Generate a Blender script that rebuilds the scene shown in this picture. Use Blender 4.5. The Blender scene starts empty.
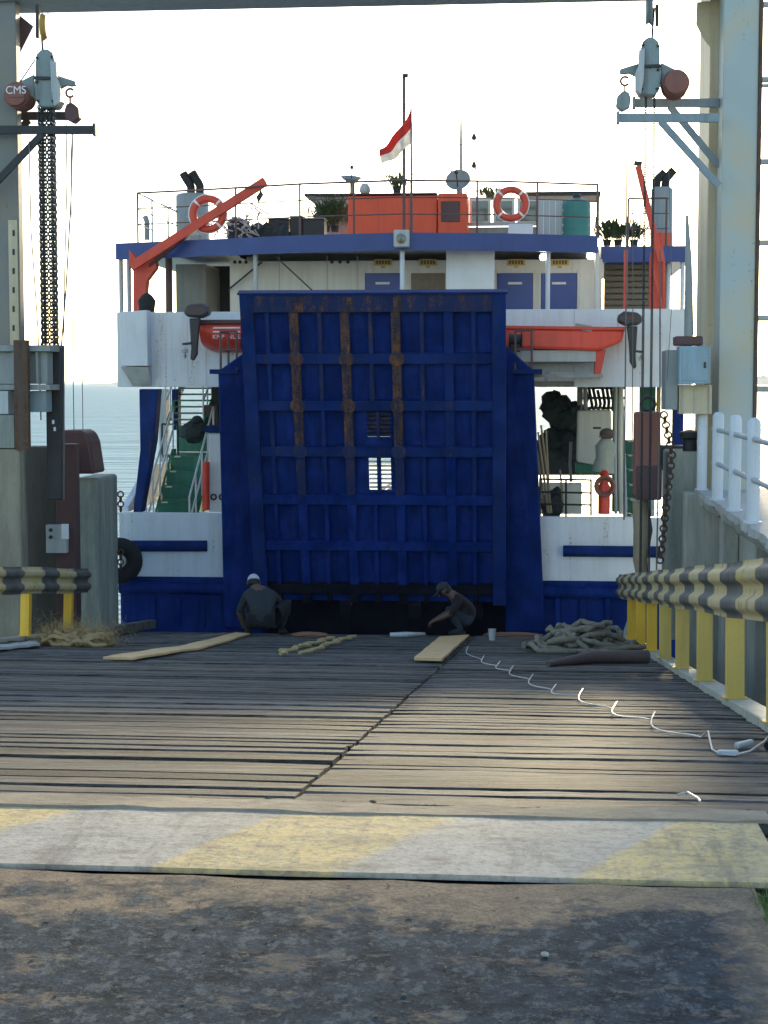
import bpy, bmesh, math, random
from mathutils import Matrix, Vector
R = math.radians
rnd = random.Random(7)
SC = bpy.context.scene
COL = SC.collection

# ------------------------------------------------------------------ camera
F_PX, W, H = 1700.0, 768, 1024
CAM_Z = 1.57
PITCH = math.atan(129 / F_PX)
cd = bpy.data.cameras.new('camera')
cam = bpy.data.objects.new('camera', cd); COL.objects.link(cam)
cam.location = (0, 0, CAM_Z)
cam.rotation_euler = (math.pi / 2 - PITCH, 0, 0)
cd.sensor_fit = 'VERTICAL'; cd.sensor_height = 36.0
cd.lens = F_PX / H * 36.0
cd.clip_start = 0.1; cd.clip_end = 40000
SC.camera = cam

# ------------------------------------------------------------------ sky, sun, exposure
SUN_AZ, SUN_EL = R(11), R(14)          # azimuth to the right of the view axis (+Y)
wd = bpy.data.worlds.new('World'); SC.world = wd; wd.use_nodes = True
wn = wd.node_tree.nodes; wl = wd.node_tree.links
bg = wn['Background']
sky = wn.new('ShaderNodeTexSky'); sky.sky_type = 'NISHITA'; sky.sun_disc = False
sky.sun_elevation = SUN_EL; sky.sun_rotation = SUN_AZ
sky.air_density = 1.0; sky.dust_density = 0.6; sky.ozone_density = 1.5
wl.new(sky.outputs[0], bg.inputs[0]); bg.inputs[1].default_value = 0.15
sd = bpy.data.lights.new('sun', 'SUN'); sd.energy = 2.6; sd.angle = R(3.0); sd.color = (1.0, 0.83, 0.52)
sun = bpy.data.objects.new('sun', sd); COL.objects.link(sun)
to_sun = Vector((math.sin(SUN_AZ) * math.cos(SUN_EL), math.cos(SUN_AZ) * math.cos(SUN_EL), math.sin(SUN_EL)))
sun.rotation_euler = to_sun.to_track_quat('Z', 'Y').to_euler()
SC.view_settings.view_transform = 'Standard'; SC.view_settings.look = 'None'
SC.view_settings.exposure = 1.3; SC.view_settings.gamma = 1.0
SC.render.engine = 'CYCLES'
SC.cycles.use_denoising = True
SC.cycles.max_bounces = 8; SC.cycles.diffuse_bounces = 4; SC.cycles.glossy_bounces = 4
SC.cycles.transparent_max_bounces = 6

# ------------------------------------------------------------------ frames
def ray(x, y):
    u = (x - W / 2) / F_PX; v = (H / 2 - y) / F_PX
    c, s = math.cos(PITCH), math.sin(PITCH)
    return Vector((u, c + v * s, -s + v * c))
CAM = Vector((0, 0, CAM_Z))
dv = ray(535, 584)                       # direction of the bridge
YAWA = math.atan2(dv.x, dv.y)
SLOPE = math.atan2(-dv.z, math.hypot(dv.x, dv.y))
YAW = Matrix.Rotation(-YAWA, 4, 'Z')     # frame: x = across (right), y = along the berth, z = up
def hit(frame, x, y, axis, val):
    inv = frame.inverted(); o = inv @ CAM; d = inv.to_3x3() @ ray(x, y)
    k = (val - o[axis]) / d[axis]
    return o + d * k
def P(x, y, s): return hit(YAW, x, y, 1, s)
def G(x, y, z=0.0): return hit(YAW, x, y, 2, z)
S0 = G(384, 880).y                       # end of the quay slab
S1 = G(290, 806).y                       # start of the planks
BR = YAW @ Matrix.Translation((0, S1, -0.03)) @ Matrix.Rotation(-SLOPE, 4, 'X')
def B(x, y, n=0.0): return hit(BR, x, y, 2, n)
BEND = B(384, 635).y                     # length of the bridge
SEA_Z = -3.7

# ------------------------------------------------------------------ object helpers
FR = {}
class MB:
    def __init__(s): s.v = []; s.f = []; s.m = []
    def add(s, vs, fs, mi=0):
        o = len(s.v); s.v += [Vector(p) for p in vs]
        for f in fs: s.f.append([i + o for i in f]); s.m.append(mi)
        return s
    def box(s, a, b, mi=0):
        x0, x1 = sorted((a[0], b[0])); y0, y1 = sorted((a[1], b[1])); z0, z1 = sorted((a[2], b[2]))
        return s.add([(x0,y0,z0),(x1,y0,z0),(x1,y1,z0),(x0,y1,z0),(x0,y0,z1),(x1,y0,z1),(x1,y1,z1),(x0,y1,z1)],
                     [(0,3,2,1),(4,5,6,7),(0,1,5,4),(1,2,6,5),(2,3,7,6),(3,0,4,7)], mi)
    def pbox(s, x0, y0, x1, y1, d, depth, mi=0):
        """front face fills the picture rectangle at distance d, runs back by depth"""
        a = P(x0, y1, d); b = P(x1, y0, d)
        return s.box((a.x, d, a.z), (b.x, d + depth, b.z), mi)
    def prism(s, pts, ext, mi=0):
        n = len(pts); e = Vector(ext); p = [Vector(q) for q in pts]
        fs = [tuple(range(n - 1, -1, -1)), tuple(range(n, 2 * n))] + [(i, (i + 1) % n, n + (i + 1) % n, n + i) for i in range(n)]
        nrm = Vector((0, 0, 0))
        for i in range(n): nrm += p[i].cross(p[(i + 1) % n])
        if nrm.dot(e) < 0: fs = [tuple(reversed(f)) for f in fs]
        return s.add(p + [q + e for q in p], fs, mi)
    def bar(s, a, b, w, h=None, mi=0):
        a, b = Vector(a), Vector(b); h = h or w; d = (b - a).normalized()
        up = Vector((0, 0, 1)) if abs(d.z) < 0.95 else Vector((0, 1, 0))
        x = d.cross(up).normalized() * w / 2; y = x.cross(d).normalized() * h / 2
        q = [a - x - y, a + x - y, a + x + y, a - x + y]
        return s.prism(q, b - a, mi)
    def tube(s, pts, r, n=8, mi=0, cap=True):
        pts = [Vector(p) for p in pts]; rs = r if isinstance(r, (list, tuple)) else [r] * len(pts)
        rings = []; prev = None
        for i, p in enumerate(pts):
            d = (pts[min(i + 1, len(pts) - 1)] - pts[max(i - 1, 0)]).normalized()
            if prev is None:
                up = Vector((0, 0, 1)) if abs(d.z) < 0.9 else Vector((1, 0, 0)); x = d.cross(up).normalized()
            else:
                x = (prev - d * prev.dot(d)).normalized()
            y = d.cross(x); prev = x
            rings.append([p + (x * math.cos(2 * math.pi * k / n) + y * math.sin(2 * math.pi * k / n)) * rs[i] for k in range(n)])
        vs = [q for g in rings for q in g]; fs = []
        for i in range(len(pts) - 1):
            for k in range(n):
                k2 = (k + 1) % n; fs.append((i * n + k, i * n + k2, (i + 1) * n + k2, (i + 1) * n + k))
        if cap: fs += [tuple(range(n - 1, -1, -1)), tuple(range((len(pts) - 1) * n, len(pts) * n))]
        return s.add(vs, fs, mi)
    def lathe(s, prof, c, axis='Z', n=16, mi=0):
        """prof = [(radius, height)]"""
        c = Vector(c); A = {'X': (Vector((0,1,0)), Vector((0,0,1)), Vector((1,0,0))), 'Y': (Vector((0,0,1)), Vector((1,0,0)), Vector((0,1,0))),
             'Z': (Vector((1,0,0)), Vector((0,1,0)), Vector((0,0,1)))}[axis] if isinstance(axis, str) else axis
        vs = []; fs = []
        for r_, h_ in prof:
            for k in range(n):
                t = 2 * math.pi * k / n; vs.append(c + (A[0] * math.cos(t) + A[1] * math.sin(t)) * max(r_, 1e-4) + A[2] * h_)
        for i in range(len(prof) - 1):
            for k in range(n):
                k2 = (k + 1) % n; fs.append((i * n + k, i * n + k2, (i + 1) * n + k2, (i + 1) * n + k))
        fs += [tuple(range(n - 1, -1, -1)), tuple(range((len(prof) - 1) * n, len(prof) * n))]
        return s.add(vs, fs, mi)
    def torus(s, c, axis, R_, r_, n=24, m=10, mi=0, a0=0, a1=2 * math.pi):
        c = Vector(c); d = Vector(axis).normalized(); up = Vector((0, 0, 1)) if abs(d.z) < 0.9 else Vector((1, 0, 0))
        x = d.cross(up).normalized(); y = d.cross(x)
        full = abs(a1 - a0 - 2 * math.pi) < 1e-6; nn = n if full else n + 1; vs = []; fs = []
        for i in range(nn):
            t = a0 + (a1 - a0) * i / n; e = x * math.cos(t) + y * math.sin(t)
            for k in range(m):
                u = 2 * math.pi * k / m; vs.append(c + e * (R_ + r_ * math.cos(u)) + d * r_ * math.sin(u))
        for i in range(n):
            i2 = (i + 1) % nn
            for k in range(m):
                k2 = (k + 1) % m; fs.append((i * m + k, i * m + k2, i2 * m + k2, i2 * m + k))
        return s.add(vs, fs, mi)
    def ball(s, c, r, n=14, m=9, mi=0, nz=0.0):
        c = Vector(c); r = Vector(r) if hasattr(r, '__len__') else Vector((r, r, r)); vs = []; fs = []
        for i in range(m + 1):
            a = math.pi * i / m
            for k in range(n):
                b = 2 * math.pi * k / n; j = 1 + rnd.uniform(-nz, nz)
                vs.append(c + Vector((r.x * math.sin(a) * math.cos(b), r.y * math.sin(a) * math.sin(b), -r.z * math.cos(a))) * j)
        for i in range(m):
            for k in range(n):
                k2 = (k + 1) % n; fs.append((i * n + k, i * n + k2, (i + 1) * n + k2, (i + 1) * n + k))
        return s.add(vs, fs, mi)

def origin_of(o): return FR[o.name][1]
def mesh_from(mb, name, off):
    me = bpy.data.meshes.new(name)
    me.from_pydata([tuple(v - off) for v in mb.v], [], mb.f); me.update()
    bm = bmesh.new(); bm.from_mesh(me); bmesh.ops.remove_doubles(bm, verts=bm.verts, dist=1e-5)
    bmesh.ops.recalc_face_normals(bm, faces=bm.faces); bm.to_mesh(me); bm.free()
    return me
def thing(name, frame, loc, label, cat, group=None, kind=None):
    o = bpy.data.objects.new(name, None); COL.objects.link(o); o.empty_display_size = 0.2
    o.matrix_world = frame @ Matrix.Translation(Vector(loc)); FR[o.name] = (frame, Vector(loc))
    tag(o, label, cat, group, kind); return o
def tag(o, label=None, cat=None, group=None, kind=None):
    if label: o['label'] = label
    if cat: o['category'] = cat
    if group: o['group'] = group
    if kind: o['kind'] = kind
    return o
def build(mb, name, mat, parent=None, frame=None, smooth=False, bev=0.0, base=None, label=None, cat=None, group=None, kind=None):
    frame = frame or YAW
    if parent is not None:
        off = origin_of(parent)
    elif base is not None:
        off = Vector(base)
    else:
        xs = [v.x for v in mb.v]; ys = [v.y for v in mb.v]; zs = [v.z for v in mb.v]
        off = Vector(((min(xs) + max(xs)) / 2, (min(ys) + max(ys)) / 2, min(zs)))
    mats = mat if isinstance(mat, (list, tuple)) else [mat]
    me = bpy.data.meshes.new(name)
    me.from_pydata([tuple(v - off) for v in mb.v], [], mb.f)
    for m_ in mats: me.materials.append(m_)
    me.polygons.foreach_set('material_index', mb.m)
    if smooth:
        me.polygons.foreach_set('use_smooth', [True] * len(me.polygons))
    me.update()
    bm = bmesh.new(); bm.from_mesh(me); bmesh.ops.recalc_face_normals(bm, faces=bm.faces)
    if smooth:
        for e in bm.edges:
            if len(e.link_faces) == 2 and e.calc_face_angle(0) > R(50): e.smooth = False
    bm.to_mesh(me); bm.free()
    o = bpy.data.objects.new(name, me); COL.objects.link(o)
    if parent is not None:
        o.parent = parent; FR[o.name] = (FR[parent.name][0], off)
    else:
        o.matrix_world = frame @ Matrix.Translation(off); FR[o.name] = (frame, off)
    if bev:
        b = o.modifiers.new('bevel', 'BEVEL'); b.width = bev; b.segments = 2; b.limit_method = 'ANGLE'; b.angle_limit = R(40)
    return tag(o, label, cat, group, kind)
def copy_tree(o, parent=None, shift=None):
    c = o.copy(); COL.objects.link(c); FR[c.name] = FR[o.name]
    c.parent = parent
    for ch in list(o.children): copy_tree(ch, c)
    return c
def text_part(txt, mat, frame_pt, right, up, size, parent, name='lettering', off=0.004, align='CENTER'):
    cu = bpy.data.curves.new(name, 'FONT'); cu.body = txt; cu.size = size; cu.align_x = align; cu.align_y = 'CENTER'; cu.extrude = 0.002
    tmp = bpy.data.objects.new('tmp', cu); COL.objects.link(tmp)
    dg = bpy.context.evaluated_depsgraph_get(); me = bpy.data.meshes.new_from_object(tmp.evaluated_get(dg))
    bpy.data.objects.remove(tmp)
    r_, u_ = Vector(right).normalized(), Vector(up).normalized(); n_ = r_.cross(u_)
    mb = MB(); vs = [Vector(frame_pt) + r_ * v.co.x + u_ * v.co.y + n_ * (v.co.z + off) for v in me.vertices]
    mb.add(vs, [tuple(p.vertices) for p in me.polygons])
    return build(mb, name, mat, parent)

# ------------------------------------------------------------------ materials
def nodes(name):
    m = bpy.data.materials.new(name); m.use_nodes = True
    return m, m.node_tree.nodes, m.node_tree.links, m.node_tree.nodes['Principled BSDF']
def ramp(n, l, src, a, b, ca=(0,0,0,1), cb=(1,1,1,1)):
    r_ = n.new('ShaderNodeValToRGB'); e = r_.color_ramp.elements
    e[0].position, e[0].color, e[1].position, e[1].color = a, ca, b, cb
    l.new(src, r_.inputs[0]); return r_.outputs[0]
def noise(n, l, vec, scale, detail=6, rough=0.6, stretch=None):
    t = n.new('ShaderNodeTexNoise'); t.inputs['Scale'].default_value = scale; t.inputs['Detail'].default_value = detail
    t.inputs['Roughness'].default_value = rough
    if stretch:
        mp = n.new('ShaderNodeMapping'); mp.inputs['Scale'].default_value = stretch; l.new(vec, mp.inputs[0]); vec = mp.outputs[0]
    l.new(vec, t.inputs['Vector']); return t.outputs['Fac']
def mix(n, l, fac, a, b, mode='MIX'):
    mx = n.new('ShaderNodeMix'); mx.data_type = 'RGBA'; mx.blend_type = mode
    for sock, v in ((mx.inputs[0], fac), (mx.inputs[6], a), (mx.inputs[7], b)):
        if isinstance(v, (int, float)): sock.default_value = v
        elif isinstance(v, tuple): sock.default_value = (*v, 1) if len(v) == 3 else v
        else: l.new(v, sock)
    return mx.outputs[2]
def math_(n, l, op, a, b=None):
    k = n.new('ShaderNodeMath'); k.operation = op
    for i, v in enumerate((a, b)):
        if v is None: continue
        if isinstance(v, (int, float)): k.inputs[i].default_value = v
        else: l.new(v, k.inputs[i])
    return k.outputs[0]
def bump(n, l, bs, h, strength=0.3, dist=0.02):
    b = n.new('ShaderNodeBump'); b.inputs['Strength'].default_value = strength; b.inputs['Distance'].default_value = dist
    l.new(h, b.inputs['Height']); l.new(b.outputs[0], bs.inputs['Normal'])
def objvec(n, l, jitter=True):
    tc = n.new('ShaderNodeTexCoord')
    if not jitter: return tc.outputs['Object']
    oi = n.new('ShaderNodeObjectInfo'); a = n.new('ShaderNodeVectorMath'); a.operation = 'MULTIPLY_ADD'
    l.new(oi.outputs['Random'], a.inputs[0]); a.inputs[1].default_value = (37, 53, 71); l.new(tc.outputs['Object'], a.inputs[2])
    return a.outputs[0]

RUST = (0.14, 0.052, 0.022)
def paint(name, col, rough=0.45, dirt=0.35, dirt_col=None, rust=0.0, streak=True, metal=0.0, scale=3.0, bmp=0.15, spec=0.5, fade_k=1.12):
    """worn paint: faded patches, vertical dirt streaks, rust breaking through"""
    m, n, l, bs = nodes(name); v = objvec(n, l)
    big = noise(n, l, v, scale * 0.5, 5); fine = noise(n, l, v, scale * 9, 6, 0.7)
    st = noise(n, l, v, scale * 3, 5, 0.6, (1, 1, 0.08))
    dc = dirt_col or tuple(c * 0.45 + 0.02 for c in col)
    fade = tuple(min(1, c * fade_k + 0.010) for c in col)
    c = mix(n, l, ramp(n, l, big, 0.35, 0.7), col, fade)
    c = mix(n, l, math_(n, l, 'MULTIPLY', ramp(n, l, st if streak else big, 0.45, 0.72), dirt), c, dc)
    c = mix(n, l, math_(n, l, 'MULTIPLY', ramp(n, l, fine, 0.52, 0.75), dirt * 0.6), c, dc)
    if rust > 0:
        q = math_(n, l, 'ADD', math_(n, l, 'MULTIPLY', st, 0.5), math_(n, l, 'MULTIPLY', fine, 0.5))
        k = ramp(n, l, q, 0.66 - rust * 0.3, 0.72 - rust * 0.24)
        rc = mix(n, l, ramp(n, l, noise(n, l, v, scale * 2.2, 6, .7), .3, .7), (0.06, 0.028, 0.018), (0.21, 0.10, 0.055))
        c = mix(n, l, k, c, rc)
        rr = n.new('ShaderNodeMix'); l.new(k, rr.inputs[0]); rr.inputs[2].default_value = rough; rr.inputs[3].default_value = 0.9
        l.new(rr.outputs[0], bs.inputs['Roughness'])
    else:
        bs.inputs['Roughness'].default_value = rough
    l.new(c, bs.inputs['Base Color']); bs.inputs['Metallic'].default_value = metal
    bs.inputs['Specular IOR Level'].default_value = spec
    if bmp: bump(n, l, bs, math_(n, l, 'ADD', fine, math_(n, l, 'MULTIPLY', big, 3)), bmp, 0.01)
    return m
def plain(name, col, rough=0.6, metal=0.0, var=0.25, scale=12, bmp=0.1, spec=0.5):
    m, n, l, bs = nodes(name); v = objvec(n, l); f = noise(n, l, v, scale)
    c = mix(n, l, ramp(n, l, f, 0.3, 0.75), col, tuple(x * (1 - var) for x in col))
    l.new(c, bs.inputs['Base Color']); bs.inputs['Roughness'].default_value = rough; bs.inputs['Metallic'].default_value = metal
    bs.inputs['Specular IOR Level'].default_value = spec
    if bmp: bump(n, l, bs, f, bmp, 0.01)
    return m
def glow(name, col, strength):
    m, n, l, bs = nodes(name); bs.inputs['Base Color'].default_value = (*col, 1)
    bs.inputs['Emission Color'].default_value = (*col, 1); bs.inputs['Emission Strength'].default_value = strength
    return m

M = {}
M['navy'] = paint('navy_paint', (0.0006, 0.017, 0.125), 0.6, 0.6, (0.002, 0.007, 0.035), rust=0.07, spec=0.08, fade_k=1.7)
M['navy_rust'] = paint('rusty_navy_paint', (0.006, 0.018, 0.085), 0.65, 0.5, (0.05, 0.04, 0.04), rust=0.36, spec=0.2)
M['rust'] = paint('rust', (0.025, 0.026, 0.05), 0.9, 0.5, (0.10, 0.08, 0.07), rust=0.64, scale=3.5, spec=0.1)
M['rust_steel'] = paint('rusted_steel', (0.10, 0.075, 0.06), 0.9, 0.5, (0.05, 0.045, 0.04), rust=0.6, scale=4, spec=0.1)
M['navy_worn'] = paint('worn_navy_paint', (0.001, 0.016, 0.10), 0.6, 0.55, (0.020, 0.028, 0.045), rust=0.17, spec=0.08, fade_k=1.8)
M['grime_shade'] = paint('grease_and_shade_black', (0.003, 0.004, 0.012), 0.7, 0.6, (0.002, 0.002, 0.003), spec=0.1)  # grease black that also carries the deep shade at the ramp's foot
M['blue'] = paint('blue_fascia_paint', (0.018, 0.052, 0.22), 0.45, 0.3, rust=0.03)
M['doorblue'] = paint('door_blue_paint', (0.02, 0.05, 0.25), 0.4, 0.2)
M['white'] = paint('white_ship_paint', (0.60, 0.66, 0.72), 0.45, 0.35, (0.44, 0.43, 0.40), rust=0.18, bmp=0.4)
M['cream'] = paint('cream_paint', (0.68, 0.65, 0.58), 0.5, 0.3, (0.42, 0.36, 0.27), rust=0.02)
M['purewhite'] = paint('white_board', (0.74, 0.77, 0.80), 0.5, 0.1)
M['red'] = paint('red_paint', (0.72, 0.055, 0.025), 0.4, 0.3, (0.25, 0.03, 0.02), rust=0.03)
M['crane_red'] = paint('crane_red_paint', (0.60, 0.06, 0.03), 0.5, 0.3, rust=0.06)
M['orange'] = paint('orange_paint', (0.72, 0.075, 0.02), 0.5, 0.25, (0.35, 0.06, 0.03))
M['green'] = paint('green_deck_paint', (0.014, 0.16, 0.095), 0.5, 0.35, (0.01, 0.05, 0.035))
M['grey'] = paint('grey_steel_paint', (0.26, 0.28, 0.27), 0.5, 0.5, (0.12, 0.11, 0.10), rust=0.06)
M['lightgrey'] = paint('light_grey_paint', (0.42, 0.44, 0.44), 0.5, 0.4, (0.2, 0.19, 0.17), rust=0.04)
M['dark'] = plain('dark_steel', (0.025, 0.026, 0.03), 0.6)
M['black'] = plain('black_rubber', (0.012, 0.012, 0.013), 0.75)
M['rail'] = paint('dark_red_rail_paint', (0.12, 0.065, 0.065), 0.6, 0.3, rust=0.1)
M['railwhite'] = paint('white_rail_paint', (0.58, 0.61, 0.64), 0.5, 0.4, (0.38, 0.35, 0.3), rust=0.06)
M['pillar'] = paint('pale_blue_pillar_paint', (0.38, 0.44, 0.43), 0.6, 0.95, (0.52, 0.42, 0.25), rust=0.16, scale=1.7, streak=False)
M['pillar_tan'] = paint('tan_pillar_paint', (0.56, 0.47, 0.31), 0.6, 0.6, (0.36, 0.27, 0.16), rust=0.1, scale=1.4)
M['pillar_left'] = paint('grey_tan_pillar_paint', (0.17, 0.175, 0.165), 0.6, 0.9, (0.25, 0.205, 0.14), rust=0.18, scale=1.7, streak=False)
M['beam'] = paint('grey_blue_beam_paint', (0.22, 0.27, 0.29), 0.6, 0.4, rust=0.03)
M['box_blue'] = paint('blue_cabinet_paint', (0.24, 0.36, 0.43), 0.5, 0.4, (0.2, 0.16, 0.1), rust=0.1)
M['machine'] = paint('grey_hoist_paint', (0.20, 0.25, 0.25), 0.55, 0.5, (0.10, 0.07, 0.05), rust=0.08)
M['hoist_red'] = paint('faded_red_hoist_paint', (0.24, 0.085, 0.06), 0.6, 0.5, (0.12, 0.06, 0.05), rust=0.1)
M['chain'] = plain('oiled_chain_steel', (0.05, 0.055, 0.06), 0.5, 0.4, spec=0.5)
M['sheave'] = paint('yellow_sheave', (0.52, 0.33, 0.08), 0.5, 0.4, rust=0.1)
M['yellow'] = paint('yellow_post_paint', (0.86, 0.47, 0.015), 0.5, 0.35, (0.5, 0.24, 0.02), rust=0.1)
M['yellow_pale'] = paint('faded_yellow_post_paint', (0.66, 0.44, 0.09), 0.55, 0.45, (0.40, 0.26, 0.08), rust=0.08)
M['channel'] = paint('cream_steel_channel', (0.44, 0.42, 0.33), 0.6, 0.6, (0.2, 0.18, 0.12), rust=0.1)
M['maroon'] = paint('maroon_paint', (0.085, 0.036, 0.035), 0.6, 0.5, rust=0.15)
M['teal'] = paint('teal_plastic', (0.03, 0.20, 0.18), 0.45, 0.3)
M['tyre'] = plain('tyre_rubber', (0.014, 0.014, 0.016), 0.8)
M['lettering'] = plain('white_lettering', (0.8, 0.8, 0.8), 0.5, bmp=0)
M['signyellow'] = plain('yellow_sign', (0.62, 0.42, 0.10), 0.5, bmp=0)
M['signdark'] = plain('dark_lettering', (0.08, 0.05, 0.03), 0.5, bmp=0)
M['glass'] = plain('dark_glass', (0.02, 0.03, 0.035), 0.08, var=0.1, bmp=0, spec=0.8)
M['lamp'] = glow('lit_lamp', (1.0, 0.97, 0.9), 9.0)
M['engine'] = plain('outboard_cowl', (0.045, 0.04, 0.048), 0.4)
M['engine_leg'] = plain('outboard_leg', (0.03, 0.033, 0.04), 0.5)
M['wire'] = plain('wire_rope', (0.13, 0.12, 0.115), 0.6)
M['pipe'] = paint('brown_pipe', (0.13, 0.085, 0.07), 0.8, 0.5)
M['plastic'] = plain('white_plastic', (0.62, 0.61, 0.58), 0.35, bmp=0)
M['card'] = plain('plywood', (0.80, 0.50, 0.21), 0.7, var=0.3, scale=5)
M['shutter'] = plain('brown_slats', (0.24, 0.19, 0.13), 0.7)
M['pole'] = plain('bamboo_pole', (0.36, 0.28, 0.18), 0.6)
M['net'] = plain('dark_netting', (0.03, 0.04, 0.045), 0.9)
M['leafp'] = plain('potted_leaf', (0.07, 0.12, 0.04), 0.6)
M['flagred'] = plain('flag_red', (0.60, 0.07, 0.06), 0.8, bmp=0)
M['flagwhite'] = plain('flag_white', (0.80, 0.78, 0.76), 0.8, bmp=0)
M['cloth'] = plain('pale_cloth', (0.40, 0.43, 0.36), 0.9)
for k in ('flagred', 'flagwhite'):
    bs = M[k].node_tree.nodes['Principled BSDF']; bs.inputs['Transmission Weight'].default_value = 0.0
    n, l = M[k].node_tree.nodes, M[k].node_tree.links
    tr = n.new('ShaderNodeBsdfTranslucent'); l.new(bs.inputs['Base Color'].links[0].from_socket, tr.inputs[0])
    ms = n.new('ShaderNodeMixShader'); ms.inputs[0].default_value = 0.5; l.new(bs.outputs[0], ms.inputs[1]); l.new(tr.outputs[0], ms.inputs[2])
    l.new(ms.outputs[0], n['Material Output'].inputs[0])

def mat_concrete(name, col, dark, scale=1.0, amount=0.6, stretch=(1, 1, 0.3)):
    m, n, l, bs = nodes(name); v = objvec(n, l)
    big = noise(n, l, v, 1.2 * scale, 7, 0.65, stretch); fine = noise(n, l, v, 30 * scale, 8, 0.7); mid = noise(n, l, v, 6 * scale, 6, .65, stretch)
    c = mix(n, l, math_(n, l, 'MULTIPLY', ramp(n, l, big, 0.38, 0.66), amount), col, dark)
    c = mix(n, l, math_(n, l, 'MULTIPLY', ramp(n, l, mid, 0.45, 0.7), amount * 0.7), c, dark)
    c = mix(n, l, math_(n, l, 'MULTIPLY', fine, 0.35), c, tuple(min(1, x * 1.5) for x in col))
    l.new(c, bs.inputs['Base Color']); bs.inputs['Roughness'].default_value = 0.9
    bump(n, l, bs, math_(n, l, 'ADD', fine, math_(n, l, 'MULTIPLY', mid, 2)), 0.5, 0.02)
    return m
M['concrete'] = mat_concrete('weathered_concrete', (0.33, 0.31, 0.26), (0.10, 0.105, 0.095))
M['concrete_green'] = mat_concrete('algae_stained_concrete', (0.40, 0.41, 0.35), (0.09, 0.105, 0.09), 1.6, 0.9, (1, 1, 0.15))
M['pier_concrete'] = mat_concrete('pale_pier_concrete', (0.46, 0.44, 0.37), (0.16, 0.155, 0.13), 1.5, 0.85, (1, 1, 0.15))
M['concrete_dark'] = mat_concrete('dark_concrete', (0.10, 0.10, 0.09), (0.03, 0.033, 0.034), 1.3, 0.8, (1, 1, 0.15))
M['concrete_tan'] = mat_concrete('tan_stained_concrete', (0.31, 0.275, 0.20), (0.12, 0.095, 0.065), 1.6, 0.85, (1, 1, 0.2))
M['mortar'] = mat_concrete('crumbling_tan_mortar', (0.36, 0.29, 0.20), (0.12, 0.095, 0.07), 3.0, 0.8, (0.6, 1, 1))
M['concrete_top'] = mat_concrete('pale_walkway_concrete', (0.46, 0.45, 0.42), (0.24, 0.23, 0.2), 1.3, 0.6)

def mat_plank():
    m, n, l, bs = nodes('weathered_timber'); v = objvec(n, l)
    oi = n.new('ShaderNodeObjectInfo'); tc = n.new('ShaderNodeTexCoord'); ge = n.new('ShaderNodeNewGeometry')
    # the boards share meshes of unit length stretched along x, so world position keeps the grain at its true size
    w = n.new('ShaderNodeVectorMath'); w.operation = 'MULTIPLY_ADD'; l.new(oi.outputs['Random'], w.inputs[0]); w.inputs[1].default_value = (37, 53, 71); l.new(ge.outputs['Position'], w.inputs[2]); v = w.outputs[0]
    grain = noise(n, l, v, 14, 9, 0.75, (0.12, 2.4, 2.4)); long_ = noise(n, l, v, 1.6, 6, 0.65, (0.35, 3, 3)); fine = noise(n, l, v, 70, 5, 0.75, (0.3, 1, 1)); spot = noise(n, l, v, 5, 7, 0.7, (0.5, 1, 1))
    base = n.new('ShaderNodeValToRGB'); base.color_ramp.interpolation = 'LINEAR'; e = base.color_ramp.elements
    e[0].position, e[0].color = 0.0, (0.035, 0.034, 0.033, 1); e[1].position, e[1].color = 1.0, (0.26, 0.20, 0.135, 1)
    for p, c in ((0.14, (0.19, 0.185, 0.175, 1)), (0.28, (0.065, 0.063, 0.060, 1)), (0.42, (0.25, 0.235, 0.21, 1)), (0.56, (0.042, 0.038, 0.034, 1)), (0.7, (0.20, 0.175, 0.145, 1)), (0.85, (0.13, 0.13, 0.128, 1))):
        q = e.new(p); q.color = c
    l.new(oi.outputs['Random'], base.inputs[0])
    c = mix(n, l, math_(n, l, 'MULTIPLY', ramp(n, l, long_, 0.5, 0.68), 0.7), base.outputs[0], (0.27, 0.235, 0.18))
    c = mix(n, l, math_(n, l, 'MULTIPLY', ramp(n, l, spot, 0.5, 0.66), 0.7), c, (0.035, 0.032, 0.032))
    c = mix(n, l, math_(n, l, 'MULTIPLY', ramp(n, l, grain, 0.46, 0.60), 0.85), c, (0.022, 0.02, 0.02))
    c = mix(n, l, math_(n, l, 'MULTIPLY', ramp(n, l, fine, 0.52, 0.75), 0.35), c, (0.28, 0.255, 0.21))
    l.new(c, bs.inputs['Base Color']); bs.inputs['Roughness'].default_value = 0.7; bs.inputs['Specular IOR Level'].default_value = 0.12
    bump(n, l, bs, math_(n, l, 'ADD', grain, math_(n, l, 'ADD', math_(n, l, 'MULTIPLY', fine, 0.4), spot)), 0.9, 0.025)
    return m
M['plank'] = mat_plank()

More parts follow.
